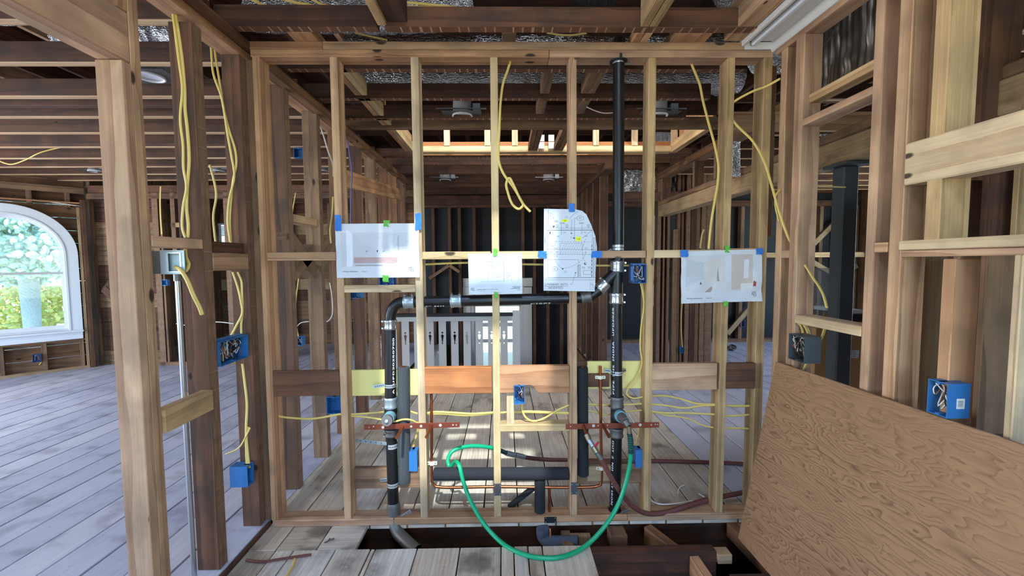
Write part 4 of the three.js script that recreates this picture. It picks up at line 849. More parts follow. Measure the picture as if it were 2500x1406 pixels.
// ---- electrical boxes
const boxCount = {};
function ebox(name, label, mat, c, w, h, d, turn, { wires = 3, flange = false, category = 'electrical box', grp, tall = false } = {}) {
  const g = thing(name, label, category, grp); g.position.copy(c); g.rotation.y = turn;   // opening faces local +z, at z = 0
  const t = 0.003, W = w / 2, H = h / 2;
  mesh('shell', merge([boxG(-W, W, -H, H, -d, -d + t), boxG(-W, -W + t, -H, H, -d + t, 0), boxG(W - t, W, -H, H, -d + t, 0), boxG(-W + t, W - t, H - t, H, -d + t, 0), boxG(-W + t, W - t, -H, -H + t, -d + t, 0)]), mat, g);
  for (const s of [-1, 1]) mesh('screw_boss', boxG(-0.006, 0.006, s * (H - 0.004) - 0.004, s * (H - 0.004) + 0.004, -0.03, -0.001), mat, g);
  if (flange) { mesh('flange', boxG(-W - 0.012, -W, -H * 0.7, H * 0.75, -0.004, 0.0), mat, g); mesh('clamp_tab', boxG(-W - 0.006, W, H, H + 0.005, -d * 0.8, -d * 0.3), mat, g); }
  for (const [m, n, nm] of [[M.wirek, Math.ceil(wires * 0.6), 'black_wire'], [M.wirew, wires, 'white_wire'], [M.wirec, Math.ceil(wires / 3), 'bare_wire']]) {
    if (!wires) break; const list = [];
    for (let i = 0; i < n; i++) { const p = []; let x = rr(-W + 0.008, W - 0.008), y = H - 0.01; for (let k = 0; k < 5; k++) { p.push(V3(x, y, -d + 0.012 + rr(0, d * 0.72))); x = Math.max(-W + 0.007, Math.min(W - 0.007, x + rr(-0.03, 0.03))); y = rr(-H + 0.012, H - 0.012); } list.push(new THREE.TubeGeometry(curve(p), 22, 0.0019, 6)); }
    stuff(mesh(nm, merge(list), m, g));
  }
  return g;
}
const PI2 = Math.PI / 2;
ebox('outlet_box', 'blue outlet box with white wires beside the vent stack at eye level', M.boxdark, P(1562, 668.5, 0.012), 0.072, 0.1, 0.075, 0, { wires: 4, flange: true });
ebox('outlet_box', 'blue outlet box on a short block under the notched board in the middle bay', M.box, P(1268, 964, 0.012), 0.058, 0.102, 0.07, 0, { wires: 3 });
ebox('outlet_box', 'blue outlet box seen from its back, low on the stud beside the grey foam', M.box, P(1012, 1115, -0.09), 0.052, 0.112, 0.055, Math.PI, { wires: 0 });
ebox('outlet_box', 'blue outlet box seen from its back, low beside the green hose end', M.box, P(1556, 1109, -0.09), 0.054, 0.1, 0.055, Math.PI, { wires: 0 });
ebox('outlet_box', 'dark blue outlet box half hidden under the left drawing', M.boxdark, P(943, 686, -0.005), 0.075, 0.045, 0.06, 0, { wires: 0 });
ebox('outlet_box', 'blue outlet box beyond the second stud, behind the dark board on the left', M.box, P(815, 990, -0.68), 0.1, 0.12, 0.07, 0, { wires: 0 });
ebox('outlet_box', 'blue box just under the short block below the left drawing, further back', M.box, P(868, 719, -1.22), 0.09, 0.06, 0.07, 0, { wires: 0 });
ebox('outlet_box', 'small blue outlet box with white wires between the old studs on the left', M.box, P(729, 833, -1.3), 0.055, 0.078, 0.06, 0, { wires: 3 });
ebox('ceiling_box', 'round-cornered blue ceiling box with a label high among the old joists on the left', M.box, P(728, 373, -1.9), 0.085, 0.09, 0.06, 0, { wires: 0 });
ebox('outlet_box', 'tiny blue outlet box low beneath the arched window', M.boxdark, V3(-5.6 - 0.7071 * 0.53, 0.235, -3.6 + 0.7071 * 0.53).add(V3(0.02, 0, 0.02)), 0.075, 0.1, 0.06, Math.PI / 4, { wires: 1 });
ebox('outlet_box', 'tiny blue outlet box on the far black wall at the right', M.boxdark, P(1813, 789, -4.98), 0.07, 0.125, 0.05, 0, { wires: 1 });
ebox('outlet_box', 'tiny blue box hanging from a yellow wire on the far dark studs', M.box, P(1664.5, 854, -3.27), 0.04, 0.09, 0.03, 0, { wires: 0 });
ebox('outlet_box', 'tiny blue box hanging behind the steel conduit', M.box, P(401, 690, -1.2), 0.045, 0.05, 0.03, 0, { wires: 0 });
{ const a = U(537, 870, 'x', -1.25), b = U(606, 860, 'x', -1.25), t = U(570, 826, 'x', -1.25), e = U(570, 884, 'x', -1.25);
  ebox('gang_box', 'wide blue gang box crammed with wires between two old studs on the left', M.box, V3(-1.248, (t.y + e.y) / 2, (a.z + b.z) / 2), Math.abs(a.z - b.z), t.y - e.y, 0.075, PI2, { wires: 12, flange: true });
  ebox('outlet_box', 'bright blue box with yellow cables entering its top, low on the left stud', M.box, V3(-1.262, U(590, 1164, 'z', 0.1).y, 0.075), 0.056, 0.108, 0.09, PI2, { wires: 0 });
  ebox('gang_box', 'dark grey gang box crammed with wires on the right wall stud', M.boxgrey, V3(1.4, U(1945, 850, 'x', 1.4).y, (U(1920, 850, 'x', 1.4).z + U(1970, 850, 'x', 1.4).z) / 2), 0.105, 0.12, 0.075, -PI2, { wires: 12 });
  const rb = ebox('outlet_box', 'large blue outlet box with a white bar-code label above the plywood sheet', M.box, V3(1.42, U(2330, 985, 'x', 1.42).y, 0.94), 0.062, 0.108, 0.07, -PI2, { wires: 4 });
  const lt = canvasTex(128, 160, (c) => { c.fillStyle = '#d6d8d4'; c.fillRect(0, 0, 128, 160); c.fillStyle = '#444'; for (let i = 0; i < 12; i++) c.fillRect(24, 26 + i * 9, 80, 2 + (i * 7 % 5)); });
  const lg = new THREE.PlaneGeometry(0.026, 0.032); const lm = mesh('label_sticker', lg, std({ map: lt }), rb); lm.rotation.y = PI2; lm.position.set(0.0315, -0.008, -0.04);
  for (const q of rb.children) if (q.name === 'label_sticker') { q.userData.label = 'white bar-code sticker'; }
}
{ // metal box on the left wall with its conduit
  const g = thing('metal_box', 'grey galvanized steel box under the upper left block with a cable hanging out', 'electrical box');
  const z0 = 0.40, y = U(425, 640, 'z', 0.42).y, x = U(426, 640, 'z', 0.42).x;
  const sh = boxG; const bxs = [sh(-0.04, 0.04, -0.05, 0.05, -0.055, -0.052), sh(-0.04, -0.018, -0.05, 0.05, -0.005, 0), sh(0.03, 0.04, -0.05, 0.05, -0.005, 0), sh(-0.018, 0.03, 0.04, 0.05, -0.005, 0), sh(-0.018, 0.03, -0.05, -0.042, -0.005, 0), sh(-0.04, -0.037, -0.05, 0.05, -0.052, -0.005), sh(0.037, 0.04, -0.05, 0.05, -0.052, -0.005), sh(-0.037, 0.037, 0.047, 0.05, -0.052, -0.005), sh(-0.037, 0.037, -0.05, -0.047, -0.052, -0.005)];
  mesh('shell', merge(bxs), M.galv, g); mesh('raised_ring', merge([sh(-0.018, -0.013, -0.042, 0.04, 0, 0.012), sh(0.025, 0.03, -0.042, 0.04, 0, 0.012), sh(-0.013, 0.025, 0.036, 0.04, 0, 0.012), sh(-0.013, 0.025, -0.042, -0.038, 0, 0.012)]), M.steel, g);
  mesh('mounting_plate', boxG(-0.09, -0.04, -0.048, 0.046, -0.01, -0.006), M.nailplate, g);
  g.position.set(x, y, 0.43); g.rotation.y = 0.5;
  const cd = thing('conduit', 'straight steel conduit running from the metal box down to the floor', 'conduit');
  const ct = V3(x - 0.002, y - 0.05, 0.405); rod(cd, 'tube', M.steel, V3(ct.x, YL, 0.405), ct, 0.0105, 18); rod(cd, 'connector', M.dull, ct.clone().add(V3(0, -0.03, 0)), ct.clone().add(V3(0, 0.004, 0)), 0.0145, 14);
}
// ---- drawings taped to the wall
function paperGeo(w, h, bend) { const g = new THREE.PlaneGeometry(w, h, 24, 18), p = g.attributes.position; for (let i = 0; i < p.count; i++) { const x = p.getX(i) / w, y = p.getY(i) / h; p.setZ(i, (fbm(x * 4 + 9, y * 4 + 5, 91) - 0.48) * 0.02 * bend + 0.004); } g.computeVertexNormals(); return g; }
const logo = (c, x, y, s) => { c.strokeStyle = '#3a3d42'; c.fillStyle = '#3a3d42'; c.lineWidth = s * 0.09; c.font = Math.round(s * 0.8) + 'px sans-serif'; c.textBaseline = 'alphabetic'; c.textAlign = 'left'; c.fillText('gti', x, y); c.fillText('ci', x + s * 0.36, y + s * 0.5); };
const sheet = (w, h, f) => canvasTex(w, h, (c) => { c.fillStyle = '#ced2d6'; c.fillRect(0, 0, w, h); f(c, w, h); });
function paper(label, tl, tr, bl, br, map, bend = 1, z = 0.006) {
  const A = P(...tl, z), B = P(...tr, z), C = P(...bl, z), D = P(...br, z), w = A.distanceTo(B), h = A.distanceTo(C);
  const o = tag(mesh('drawing_sheet', paperGeo(w, h, bend), std({ map, roughness: 0.85, side: THREE.DoubleSide, bumpMap: TX.crinkle, bumpScale: 0.0012 })), label, 'drawing');
  o.position.copy(A).add(B).add(C).add(D).multiplyScalar(0.25); o.rotation.z = Math.atan2(B.y - A.y, B.x - A.x);
  return o;
}
paper('large white bathroom rendering with a long reddish vanity, taped at the left of the wall', [820, 546], [1024, 545], [822, 678], [1024, 678], sheet(1024, 660, (c) => {
  c.fillStyle = '#c6c8cc'; c.fillRect(60, 50, 890, 470); c.fillStyle = '#d0d3d7'; c.fillRect(60, 50, 890, 60);
  c.fillStyle = '#c2c3c6'; c.beginPath(); c.moveTo(215, 110); c.lineTo(480, 330); c.lineTo(480, 520); c.lineTo(215, 520); c.fill();
  c.fillStyle = '#dfe2e6'; c.beginPath(); c.moveTo(130, 70); c.lineTo(205, 120); c.lineTo(205, 520); c.lineTo(130, 520); c.fill();
  c.strokeStyle = '#b4b8bc'; c.lineWidth = 3; c.strokeRect(545, 150, 170, 150); c.strokeRect(780, 150, 40, 180);
  c.strokeStyle = '#858a8e'; c.lineWidth = 4; c.beginPath(); for (let i = 0; i < 30; i++) c.lineTo(765 + 10 * Math.sin(i * 1.9), 150 + i * 6); c.stroke();
  c.fillStyle = '#3e4246'; c.fillRect(497, 322, 14, 24); for (const [x, y] of [[365, 330], [380, 325], [575, 330], [590, 325]]) c.fillRect(x, y, 5, 18);
  c.fillStyle = '#b59a96'; c.fillRect(220, 410, 530, 72); c.fillStyle = '#a3a4a6'; c.fillRect(240, 500, 330, 18);
  c.fillStyle = '#43464a'; c.font = 'bold 21px sans-serif'; c.fillText('Primary Bathroom', 78, 590); c.font = '20px sans-serif'; c.fillText('| View 01', 300, 590); logo(c, 890, 560, 62);
}));
paper('small white elevation drawing taped to the middle stud at eye level', [1143, 619], [1274, 617], [1146, 719], [1274, 717], sheet(1024, 800, (c) => {
  c.strokeStyle = '#7c848c'; c.lineWidth = 4; c.strokeRect(370, 160, 310, 390); c.strokeRect(440, 160, 220, 260); c.strokeRect(445, 250, 70, 40); c.strokeRect(560, 190, 70, 60); c.strokeRect(460, 440, 130, 30);
  c.beginPath(); c.moveTo(225, 548); c.lineTo(690, 548); c.moveTo(675, 90); c.lineTo(675, 560); c.moveTo(750, 330); c.lineTo(750, 550); c.moveTo(735, 230); c.lineTo(850, 230); c.stroke();
  c.lineWidth = 5; c.beginPath(); c.ellipse(745, 435, 26, 46, 0, 0, 7); c.moveTo(775, 450); c.lineTo(790, 430); c.lineTo(800, 455); c.lineTo(822, 440); c.moveTo(790, 540); c.lineTo(820, 520); c.lineTo(830, 560); c.stroke();
  c.fillStyle = '#3f444a'; c.font = 'bold 24px sans-serif'; c.fillText('Floating Vanity', 160, 712); c.font = '24px sans-serif'; c.fillText('- Stool Outlet Height', 345, 712); c.font = '16px sans-serif'; c.fillText('1/2" = 1\'-0"    SCALE', 165, 742); for (const [x, y, w] of [[835, 655, 150], [850, 677, 135], [805, 692, 180], [935, 722, 50]]) c.fillRect(x, y, w, 7); logo(c, 40, 700, 74);
}), 0.7);
paper('large white bathroom rendering in beige tones taped at the right end of the wall', [1660, 614], [1857, 608], [1665, 741], [1860, 735], sheet(1024, 680, (c) => {
  c.fillStyle = '#c9cacc'; c.fillRect(60, 60, 500, 470); c.fillStyle = '#c4b8ae'; c.fillRect(640, 60, 270, 460); c.fillStyle = '#bfc1c5'; c.beginPath(); c.moveTo(60, 90); c.lineTo(290, 160); c.lineTo(290, 360); c.lineTo(60, 460); c.fill();
  c.fillStyle = '#cfcbc4'; c.fillRect(300, 110, 230, 300); c.fillStyle = '#9a9c9e'; c.beginPath(); c.moveTo(470, 210); c.lineTo(490, 400); c.lineTo(455, 400); c.fill(); c.fillStyle = '#d4d8dc'; c.fillRect(800, 130, 60, 240); c.fillStyle = '#cdced0'; c.fillRect(400, 410, 240, 120); c.fillStyle = '#d6d6d4'; c.fillRect(760, 440, 150, 90);
  c.fillStyle = '#a8928a'; c.beginPath(); c.moveTo(290, 540); c.lineTo(385, 460); c.lineTo(390, 500); c.lineTo(370, 540); c.fill(); c.fillStyle = '#4a4c50'; c.beginPath(); c.moveTo(228, 440); c.lineTo(240, 400); c.lineTo(256, 430); c.fill();
  c.fillStyle = '#9c4a34'; c.fillRect(918, 420, 34, 62); c.fillStyle = '#40383a'; c.fillRect(922, 410, 10, 14);
  c.fillStyle = '#43464a'; c.font = 'bold 22px sans-serif'; c.fillText('Primary Bathroom', 70, 625); c.font = '21px sans-serif'; c.fillText('| View 02', 300, 625); logo(c, 895, 585, 66);
}), 1.3);
{ // the cut-out plan with its curved corner
  const z = 0.008, pts = [[1328, 509.5], [1405, 511], [1422, 515], [1432, 524], [1443, 548], [1454, 578], [1457.5, 605], [1455.5, 640], [1452, 711.5], [1327, 709.5]].map(([x, y]) => P(x, y, z)), s = new THREE.Shape();
  pts.forEach((p, i) => i ? s.lineTo(p.x, p.y) : s.moveTo(p.x, p.y));
  const g = new THREE.ShapeGeometry(s), b = [P(1328, 509.5, z), P(1457.5, 711, z)], u = g.attributes.uv, p = g.attributes.position;
  for (let i = 0; i < u.count; i++) u.setXY(i, (p.getX(i) - b[0].x) / (b[1].x - b[0].x), (p.getY(i) - b[1].y) / (b[0].y - b[1].y));
  g.translate(0, 0, z);
  const map = sheet(768, 1196, (c) => {
    const L = (...a) => { c.beginPath(); c.moveTo(a[0], a[1]); for (let i = 2; i < a.length; i += 2) c.lineTo(a[i], a[i + 1]); c.stroke(); }, T = (t, x, y, f = 34) => { c.font = f + 'px sans-serif'; c.fillText(t, x, y); };
    c.fillStyle = '#3c444a'; c.strokeStyle = '#5a646a'; c.lineWidth = 4;
    L(60, 15, 60, 275, 700, 280); L(35, 305, 700, 305); c.strokeRect(55, 310, 640, 680); L(10, 1000, 740, 1000); L(10, 1025, 740, 1030); L(20, 150, 160, 150); L(85, 60, 55, 60); c.beginPath(); c.arc(105, 85, 20, 0, 7); c.stroke();
    T("1'-4\"", 85, 140); T('+86', 135, 195, 40); T('L3', 300, 135, 38); T('SINK', 225, 220); T('SINK', 500, 220); T('P1', 500, 150, 36); c.beginPath(); c.ellipse(520, 138, 48, 32, 0, 0, 7); c.stroke(); L(470, 138, 440, 138, 440, 470); L(395, 150, 395, 350);
    c.beginPath(); c.moveTo(490, 40); c.quadraticCurveTo(400, 90, 368, 145); c.stroke(); c.beginPath(); c.moveTo(116, 245); c.lineTo(160, 245); c.lineTo(138, 275); c.fill();
    for (const x of [188, 330, 640]) { c.beginPath(); c.arc(x, 248, 19, 0, 7); c.stroke(); L(x, 225, x, 275); } L(250, 235, 250, 370); L(545, 235, 545, 370); L(700, 300, 560, 420);
    c.setLineDash([26, 14]); L(170, 470, 640, 480); c.beginPath(); c.moveTo(170, 470); c.bezierCurveTo(120, 640, 150, 800, 265, 860); c.bezierCurveTo(420, 850, 560, 760, 600, 640); c.stroke(); c.beginPath(); c.moveTo(610, 430); c.bezierCurveTo(540, 520, 540, 700, 600, 770); c.stroke(); c.setLineDash([]); c.lineWidth = 9; c.setLineDash([34, 20]); L(690, 520, 690, 990); c.setLineDash([]); c.lineWidth = 4;
    T('+53', 270, 350, 28); T('+53', 565, 350, 28); T('+40', 175, 405, 28); T('+40', 580, 405, 28); T('C', 385, 425, 28); T('+60', 95, 540, 30); T('L1', 160, 580, 34); T('L1', 590, 580, 34); T('EQ', 80, 635); T('EQ', 165, 635); T('A', 175, 690); T('A', 590, 640); T('R4', 130, 878, 32); c.beginPath(); c.ellipse(148, 865, 50, 30, 0, 0, 7); c.stroke(); T('L2', 288, 920, 36); T('EQ', 548, 862); T('EQ', 635, 862);
    L(20, 580, 740, 590); L(55, 650, 740, 660); c.strokeStyle = '#8a949a'; c.strokeRect(230, 495, 320, 160); for (let i = 0; i < 9; i++) L(235 + i * 34, 650, 300 + i * 34, 500); c.strokeStyle = '#5a646a'; L(60, 730, 500, 735, 500, 985); for (let i = 0; i < 8; i++) L(485, 985 - i * 22, 525, 960 - i * 22); c.strokeRect(485, 815, 40, 175); for (let i = 0; i < 24; i++) L(712, 990 - i * 24, 742, 965 - i * 24); c.strokeRect(712, 420, 34, 570); c.strokeRect(570, 890, 110, 60); for (let i = 0; i < 9; i++) L(5, 420 + i * 10, 25, 400 + i * 10);
    c.beginPath(); c.arc(455, 925, 9, 0, 7); c.fill(); c.beginPath(); c.arc(395, 355, 9, 0, 7); c.fill(); c.beginPath(); c.arc(598, 790, 18, 0, 7); c.stroke(); c.beginPath(); c.arc(598, 790, 18, 1, 4); c.fill(); c.beginPath(); c.arc(95, 345, 18, 1.6, 4.7); c.fill(); c.beginPath(); c.arc(432, 430, 17, 3.14, 6.28); c.fill(); c.save(); c.translate(268, 865); c.rotate(0.785); c.fillRect(-10, -10, 20, 20); c.restore();
    c.fillStyle = '#ecec3a'; c.beginPath(); c.ellipse(300, 172, 48, 24, 0, 0, 7); c.fill(); c.fillRect(455, 405, 76, 62); c.fillStyle = '#4c4a20'; T('+80', 270, 184, 34); T('+28', 463, 450, 36);
    c.fillStyle = '#3c444a'; T(') PRIMARY BATH', 12, 1108, 45); T('MODIFIED', 62, 1158, 45); L(12, 1120, 350, 1120); L(455, 930, 405, 1092, 370, 1092); c.setLineDash([20, 12]); L(670, 1030, 670, 1180); L(700, 1030, 700, 1180); c.setLineDash([]); L(660, 1090, 700, 1090, 735, 1170);
  });
  tag(mesh('drawing_sheet', g, std({ map, roughness: 0.85, side: THREE.DoubleSide })), 'tall white floor plan with a curved cut edge and two yellow marks', 'drawing');
}
const TAPES = [['painters_tape', M.tape, 'strip of blue tape at the top left corner of the left rendering', 817, 524, 834, 563], ['painters_tape', M.tape, 'strip of blue tape at the top right corner of the left rendering', 1013, 521, 1029, 561], ['painters_tape', M.tapegreen, 'green tape at the top edge of the left rendering', 936, 538, 952, 553], ['painters_tape', M.tapegreen, 'green tape at the bottom edge of the left rendering', 934, 672, 949, 688], ['painters_tape', M.tapegreen, 'green tape at the top edge of the small elevation drawing', 1204, 607, 1214, 625], ['painters_tape', M.tapegreen, 'green tape at the bottom edge of the small elevation drawing', 1207, 713, 1215, 728], ['painters_tape', M.tape, 'crumpled blue tape above the floor plan on the stud', 1388, 497, 1403, 517], ['painters_tape', M.tape, 'crumpled blue tape at the left edge of the floor plan', 1314, 613, 1335, 630], ['painters_tape', M.tape, 'twisted blue tape at the right edge of the floor plan', 1444, 613, 1469, 629], ['painters_tape', M.tape, 'blue tape at the top left corner of the right rendering', 1662, 610, 1680, 627], ['painters_tape', M.tapegreen, 'green tape at the top edge of the right rendering', 1770, 600, 1782, 616], ['painters_tape', M.tape, 'dark blue tape at the top right corner of the right rendering', 1847, 606, 1863, 621], ['painters_tape', M.tapegreen, 'green tape under the bottom edge of the right rendering', 1766, 736, 1777, 747]];
for (const [n, m, lab, l, t, r, b] of TAPES) {
  const A = P(l, t, 0.013), B = P(r, b, 0.013), w = B.x - A.x, h = A.y - B.y, g = new THREE.PlaneGeometry(w, h, 6, 6), p = g.attributes.position;
  for (let i = 0; i < p.count; i++) { p.setZ(i, (noise(p.getX(i) * 120, p.getY(i) * 120, 41) - 0.5) * 0.006); p.setX(i, p.getX(i) + (noise(p.getY(i) * 200, l, 42) - 0.5) * 0.006); p.setY(i, p.getY(i) + (noise(p.getX(i) * 260, t, 43) - 0.5) * 0.006); }
  g.computeVertexNormals(); const o = tag(mesh(n, g, std({ color: m.color, roughness: 0.7, side: THREE.DoubleSide })), lab, 'tape'); o.position.set((A.x + B.x) / 2, (A.y + B.y) / 2, 0.014);
}

// ---- plywood sheet leaning on the right wall
{
  const a = V3(1.262, 0.0, 0.16), up = V3(0.178, 0.915, -0.02), along = V3(0, 0.018, 1).normalize(), H = up.length(), L = 1.95;
  const y = along, x = up.clone().normalize().addScaledVector(along, -up.clone().normalize().dot(along)).normalize(), z = V3().crossVectors(x, y);
  const o = tag(mesh('plywood_sheet', bar(H, L, 0.017, { c: 0.001, su: 1.3, sv: 2.2 }), M.ply), 'large sheet of reddish brown plywood with swirling grain leaning on the right wall', 'plywood');
  o.quaternion.setFromRotationMatrix(new THREE.Matrix4().makeBasis(x, y, z)); o.position.copy(a).addScaledVector(up, 0.5).addScaledVector(along, L / 2).addScaledVector(z, 0.0);
}
// ---- steel post, cartons and leftovers beyond the right wall
{
  const t = thing('steel_post', 'dark grey square steel post standing under the far beam, seen between the right studs', 'post');
  bx(t, 'post', M.blackpost, 2.06, 2.155, 0.02, 1.98, -0.34, -0.25, { c: 0.008 }); bx(t, 'base_plate', M.blackpost, 2.02, 2.2, 0.001, 0.02, -0.38, -0.2); bx(t, 'cap_plate', M.blackpost, 2.03, 2.19, 1.98, 1.998, -0.38, -0.2);
  const X = (px, z) => U(px, 850, 'z', z).x, Y = (py, z) => U(2050, py, 'z', z).y;
  const A = thing('cardboard_box', 'tall brown cardboard carton left of the dark steel post, flaps open', 'box');
  bx(A, 'carton', M.card, X(1990, -0.75), X(2046, -0.75), 0.001, Y(800, -0.75), -1.2, -0.75, { c: 0.004 });
  stick(A, 'flap', M.card, V3(X(1985, -0.75), Y(800, -0.75) + 0.07, -0.68), V3(X(2030, -0.75), Y(800, -0.75) + 0.03, -0.68), 0.12, 0.004); stick(A, 'flap', M.card, V3(X(2044, -0.75), Y(800, -0.75) + 0.05, -0.7), V3(X(2030, -0.75), Y(800, -0.75) - 0.02, -0.7), 0.1, 0.004);
  const B = thing('cardboard_box', 'brown cardboard carton right of the dark steel post with a white shipping label', 'box');
  bx(B, 'carton', M.card, X(2066, -0.7), X(2220, -0.7), 0.001, Y(800, -0.7), -1.2, -0.7, { c: 0.004 });
  const lab = mesh('label_sticker', new THREE.PlaneGeometry(0.052, 0.058), std({ map: canvasTex(128, 140, (c) => { c.fillStyle = '#d8d8d6'; c.fillRect(0, 0, 128, 140); c.fillStyle = '#555'; for (let i = 0; i < 9; i++) c.fillRect(12, 14 + i * 13, 50 + (i * 37 % 50), 5); }) }), B); lab.position.set(X(2090, -0.69), Y(865, -0.69), -0.695); lab.rotation.z = -0.08;
  const sh = tag(mesh('plastic_sheet', boxG(X(1968, -1.0), X(2041, -1.0), Y(800, -1.0), Y(654, -1.0), -1.004, -1.0), M.plastic), 'clear plastic sheet standing behind the right stud above the cartons', 'plastic sheet');
  const rp = tag(rod(scene, 'white_tube', M.white, V3(X(2109, -1.0), Y(742, -1.0), -1.0), V3(X(2112, -1.0), Y(545, -1.0), -1.0), 0.008, 12), 'thin white tube standing upright right of the dark steel post', 'tube'); rp.name = 'white_tube';
  const bk = thing('binder', 'dark red and black folder lying on the carton right of the steel post', 'folder'); const ty = Y(800, -0.7) + 0.001; bx(bk, 'cover', M.red, X(2074, -0.8), X(2108, -0.8), ty, ty + 0.022, -1.1, -0.8); bx(bk, 'cover', M.black, X(2069, -0.8), X(2110, -0.8), ty + 0.023, ty + 0.08, -1.1, -0.82); bx(bk, 'paper_stack', M.white, X(2068, -0.8), X(2112, -0.8), ty + 0.081, ty + 0.11, -1.15, -0.83);
}
// ---- carton at the back left, railing of the stairs
{
  const z = -4.05, t = thing('cardboard_box', 'small white printed carton on the floor far behind the left riser', 'box'), p = U(909, 872, 'z', z), q = U(938, 826, 'z', z);
  const m = canvasTex(256, 384, (c) => { c.fillStyle = '#c9ccd6'; c.fillRect(0, 0, 256, 384); c.fillStyle = '#4a5066'; c.fillRect(30, 20, 60, 40); c.fillRect(110, 26, 90, 14); c.strokeStyle = '#4a5066'; c.lineWidth = 8; c.strokeRect(20, 80, 216, 4); c.strokeRect(90, 130, 70, 60); c.strokeRect(20, 240, 216, 4); c.strokeRect(60, 280, 110, 50); });
  bx(t, 'carton', std({ color: 0xc4c8d2 }), p.x, q.x + 0.1, YL, q.y, z - 0.3, z); const f = mesh('printed_face', new THREE.PlaneGeometry(q.x - p.x, q.y - YL - 0.01), std({ map: m }), t); f.position.set((p.x + q.x) / 2, (q.y + YL) / 2, z + 0.002);
  stick(t, 'lid', std({ color: 0xb8bcc8 }), V3(p.x, q.y, z - 0.02), V3(q.x + 0.1, q.y + 0.06, z - 0.02), 0.02, 0.28);
  const r = thing('stair_railing', 'grey painted stair railing of flat balusters with cut-out ornaments and a black handrail', 'railing');
  const zr0 = -2.45, Q = (x, y) => U(x, y, 'z', zr0), top = Q(1100, 784).y, cap = Q(1100, 772).y, x0 = Q(966, 800).x, x1 = Q(1252, 800).x;
  bx(r, 'handrail', M.black, x0, x1, cap, Q(1100, 764.5).y, zr0 - 0.045, zr0 + 0.035, { c: 0.006 }); bx(r, 'top_rail', M.grey, x0, x1, top, cap - 0.001, zr0 - 0.03, zr0 + 0.012); bx(r, 'bottom_rail', M.grey, x0, x1, 0.002, 0.06, zr0 - 0.03, zr0 + 0.012);
  const w = 0.082, yb = 0.06, hy = Q(1080, 826).y, proto = (() => {
    const s = new THREE.Shape(); s.moveTo(-w / 2, yb); s.lineTo(w / 2, yb); s.lineTo(w / 2, top); s.lineTo(-w / 2, top); s.closePath();
    const c1 = new THREE.Path(); c1.absarc(0, hy + 0.064, 0.011, 0, Math.PI * 2, true); s.holes.push(c1);
    const dm = new THREE.Path(); dm.moveTo(0, hy + 0.05); dm.lineTo(-0.007, hy + 0.04); dm.lineTo(-0.018, hy + 0.03); dm.lineTo(-0.012, hy + 0.008); dm.lineTo(-0.004, hy - 0.05); dm.lineTo(-0.008, hy - 0.06); dm.lineTo(0, hy - 0.07); dm.lineTo(0.008, hy - 0.06); dm.lineTo(0.004, hy - 0.05); dm.lineTo(0.012, hy + 0.008); dm.lineTo(0.018, hy + 0.03); dm.lineTo(0.007, hy + 0.04); dm.closePath(); s.holes.push(dm);
    return new THREE.ExtrudeGeometry(s, { depth: 0.016, bevelEnabled: false, curveSegments: 10 });
  })();
  for (let k = -4; k <= 5; k++) { const b = mesh('baluster', proto, M.grey, r); b.position.set(Q(1080 + 30.1 * k, 830).x, 0, zr0 - 0.018); }
  bx(r, 'newel_post', M.grey, Q(1251, 800).x, Q(1269.5, 800).x, 0, Q(1260, 759).y, zr0 - 0.05, zr0 + 0.03, { c: 0.006 });
}
// ---- recessed lights (not lit) between the joists
function can(label, px, py, y, s = 1) {
  const c = U(px, py, 'y', y), g = thing('recessed_light', label, 'recessed light'); g.position.copy(c); g.scale.setScalar(s);
  const plate = new THREE.Shape(); plate.moveTo(-0.15, -0.1); plate.lineTo(0.15, -0.1); plate.lineTo(0.15, 0.1); plate.lineTo(-0.15, 0.1); plate.closePath(); const ho = new THREE.Path(); ho.absarc(0, 0, 0.073, 0, 6.2832, true); plate.holes.push(ho);
  const pg = new THREE.ExtrudeGeometry(plate, { depth: 0.002, bevelEnabled: false, curveSegments: 20 }); pg.rotateX(Math.PI / 2); pg.translate(0, 0.006, 0); mesh('frame_plate', pg, M.nailplate, g);
  mesh('housing', new THREE.LatheGeometry([[0.06, 0.13], [0.072, 0.13], [0.074, 0.0], [0.08, -0.004], [0.07, -0.006], [0.066, 0.0], [0.06, 0.12], [0.0, 0.12]].map(([x, yy]) => new THREE.Vector2(x, yy)), 28), M.grey, g);
  mesh('trim_ring', new THREE.TorusGeometry(0.073, 0.007, 8, 28).rotateX(Math.PI / 2), M.white, g); mesh('lens', new THREE.CylinderGeometry(0.064, 0.064, 0.004, 26).translate(0, 0.012, 0), M.white, g);
  mesh('junction_box', boxG(0.085, 0.14, 0.006, 0.075, -0.06, 0.06), M.galv, g); for (const z of [-0.09, 0.09]) mesh('hanger_bar', boxG(-0.19, 0.19, 0.02, 0.028, z - 0.005, z + 0.005), M.steel, g);
}
can('recessed light between the dark joists left of the middle stud', 1129, 283, 2.565); can('recessed light between the dark joists right of the vent stack', 1605, 283, 2.565);
can('small far recessed light left, beyond the skylight well', 1087, 440, 2.56); can('small far recessed light beyond the skylight well, right of the hanging cable', 1339, 440, 2.56);
can('large recessed light between the left room joists beside the header post', 366, 188, 2.57); can('far recessed light in the left room near the header post', 235, 418, 2.57); can('far recessed light in the left room between the two old studs', 532, 418, 2.57); can('far recessed light seen between the old studs behind the left wall end', 788, 418, 2.57);
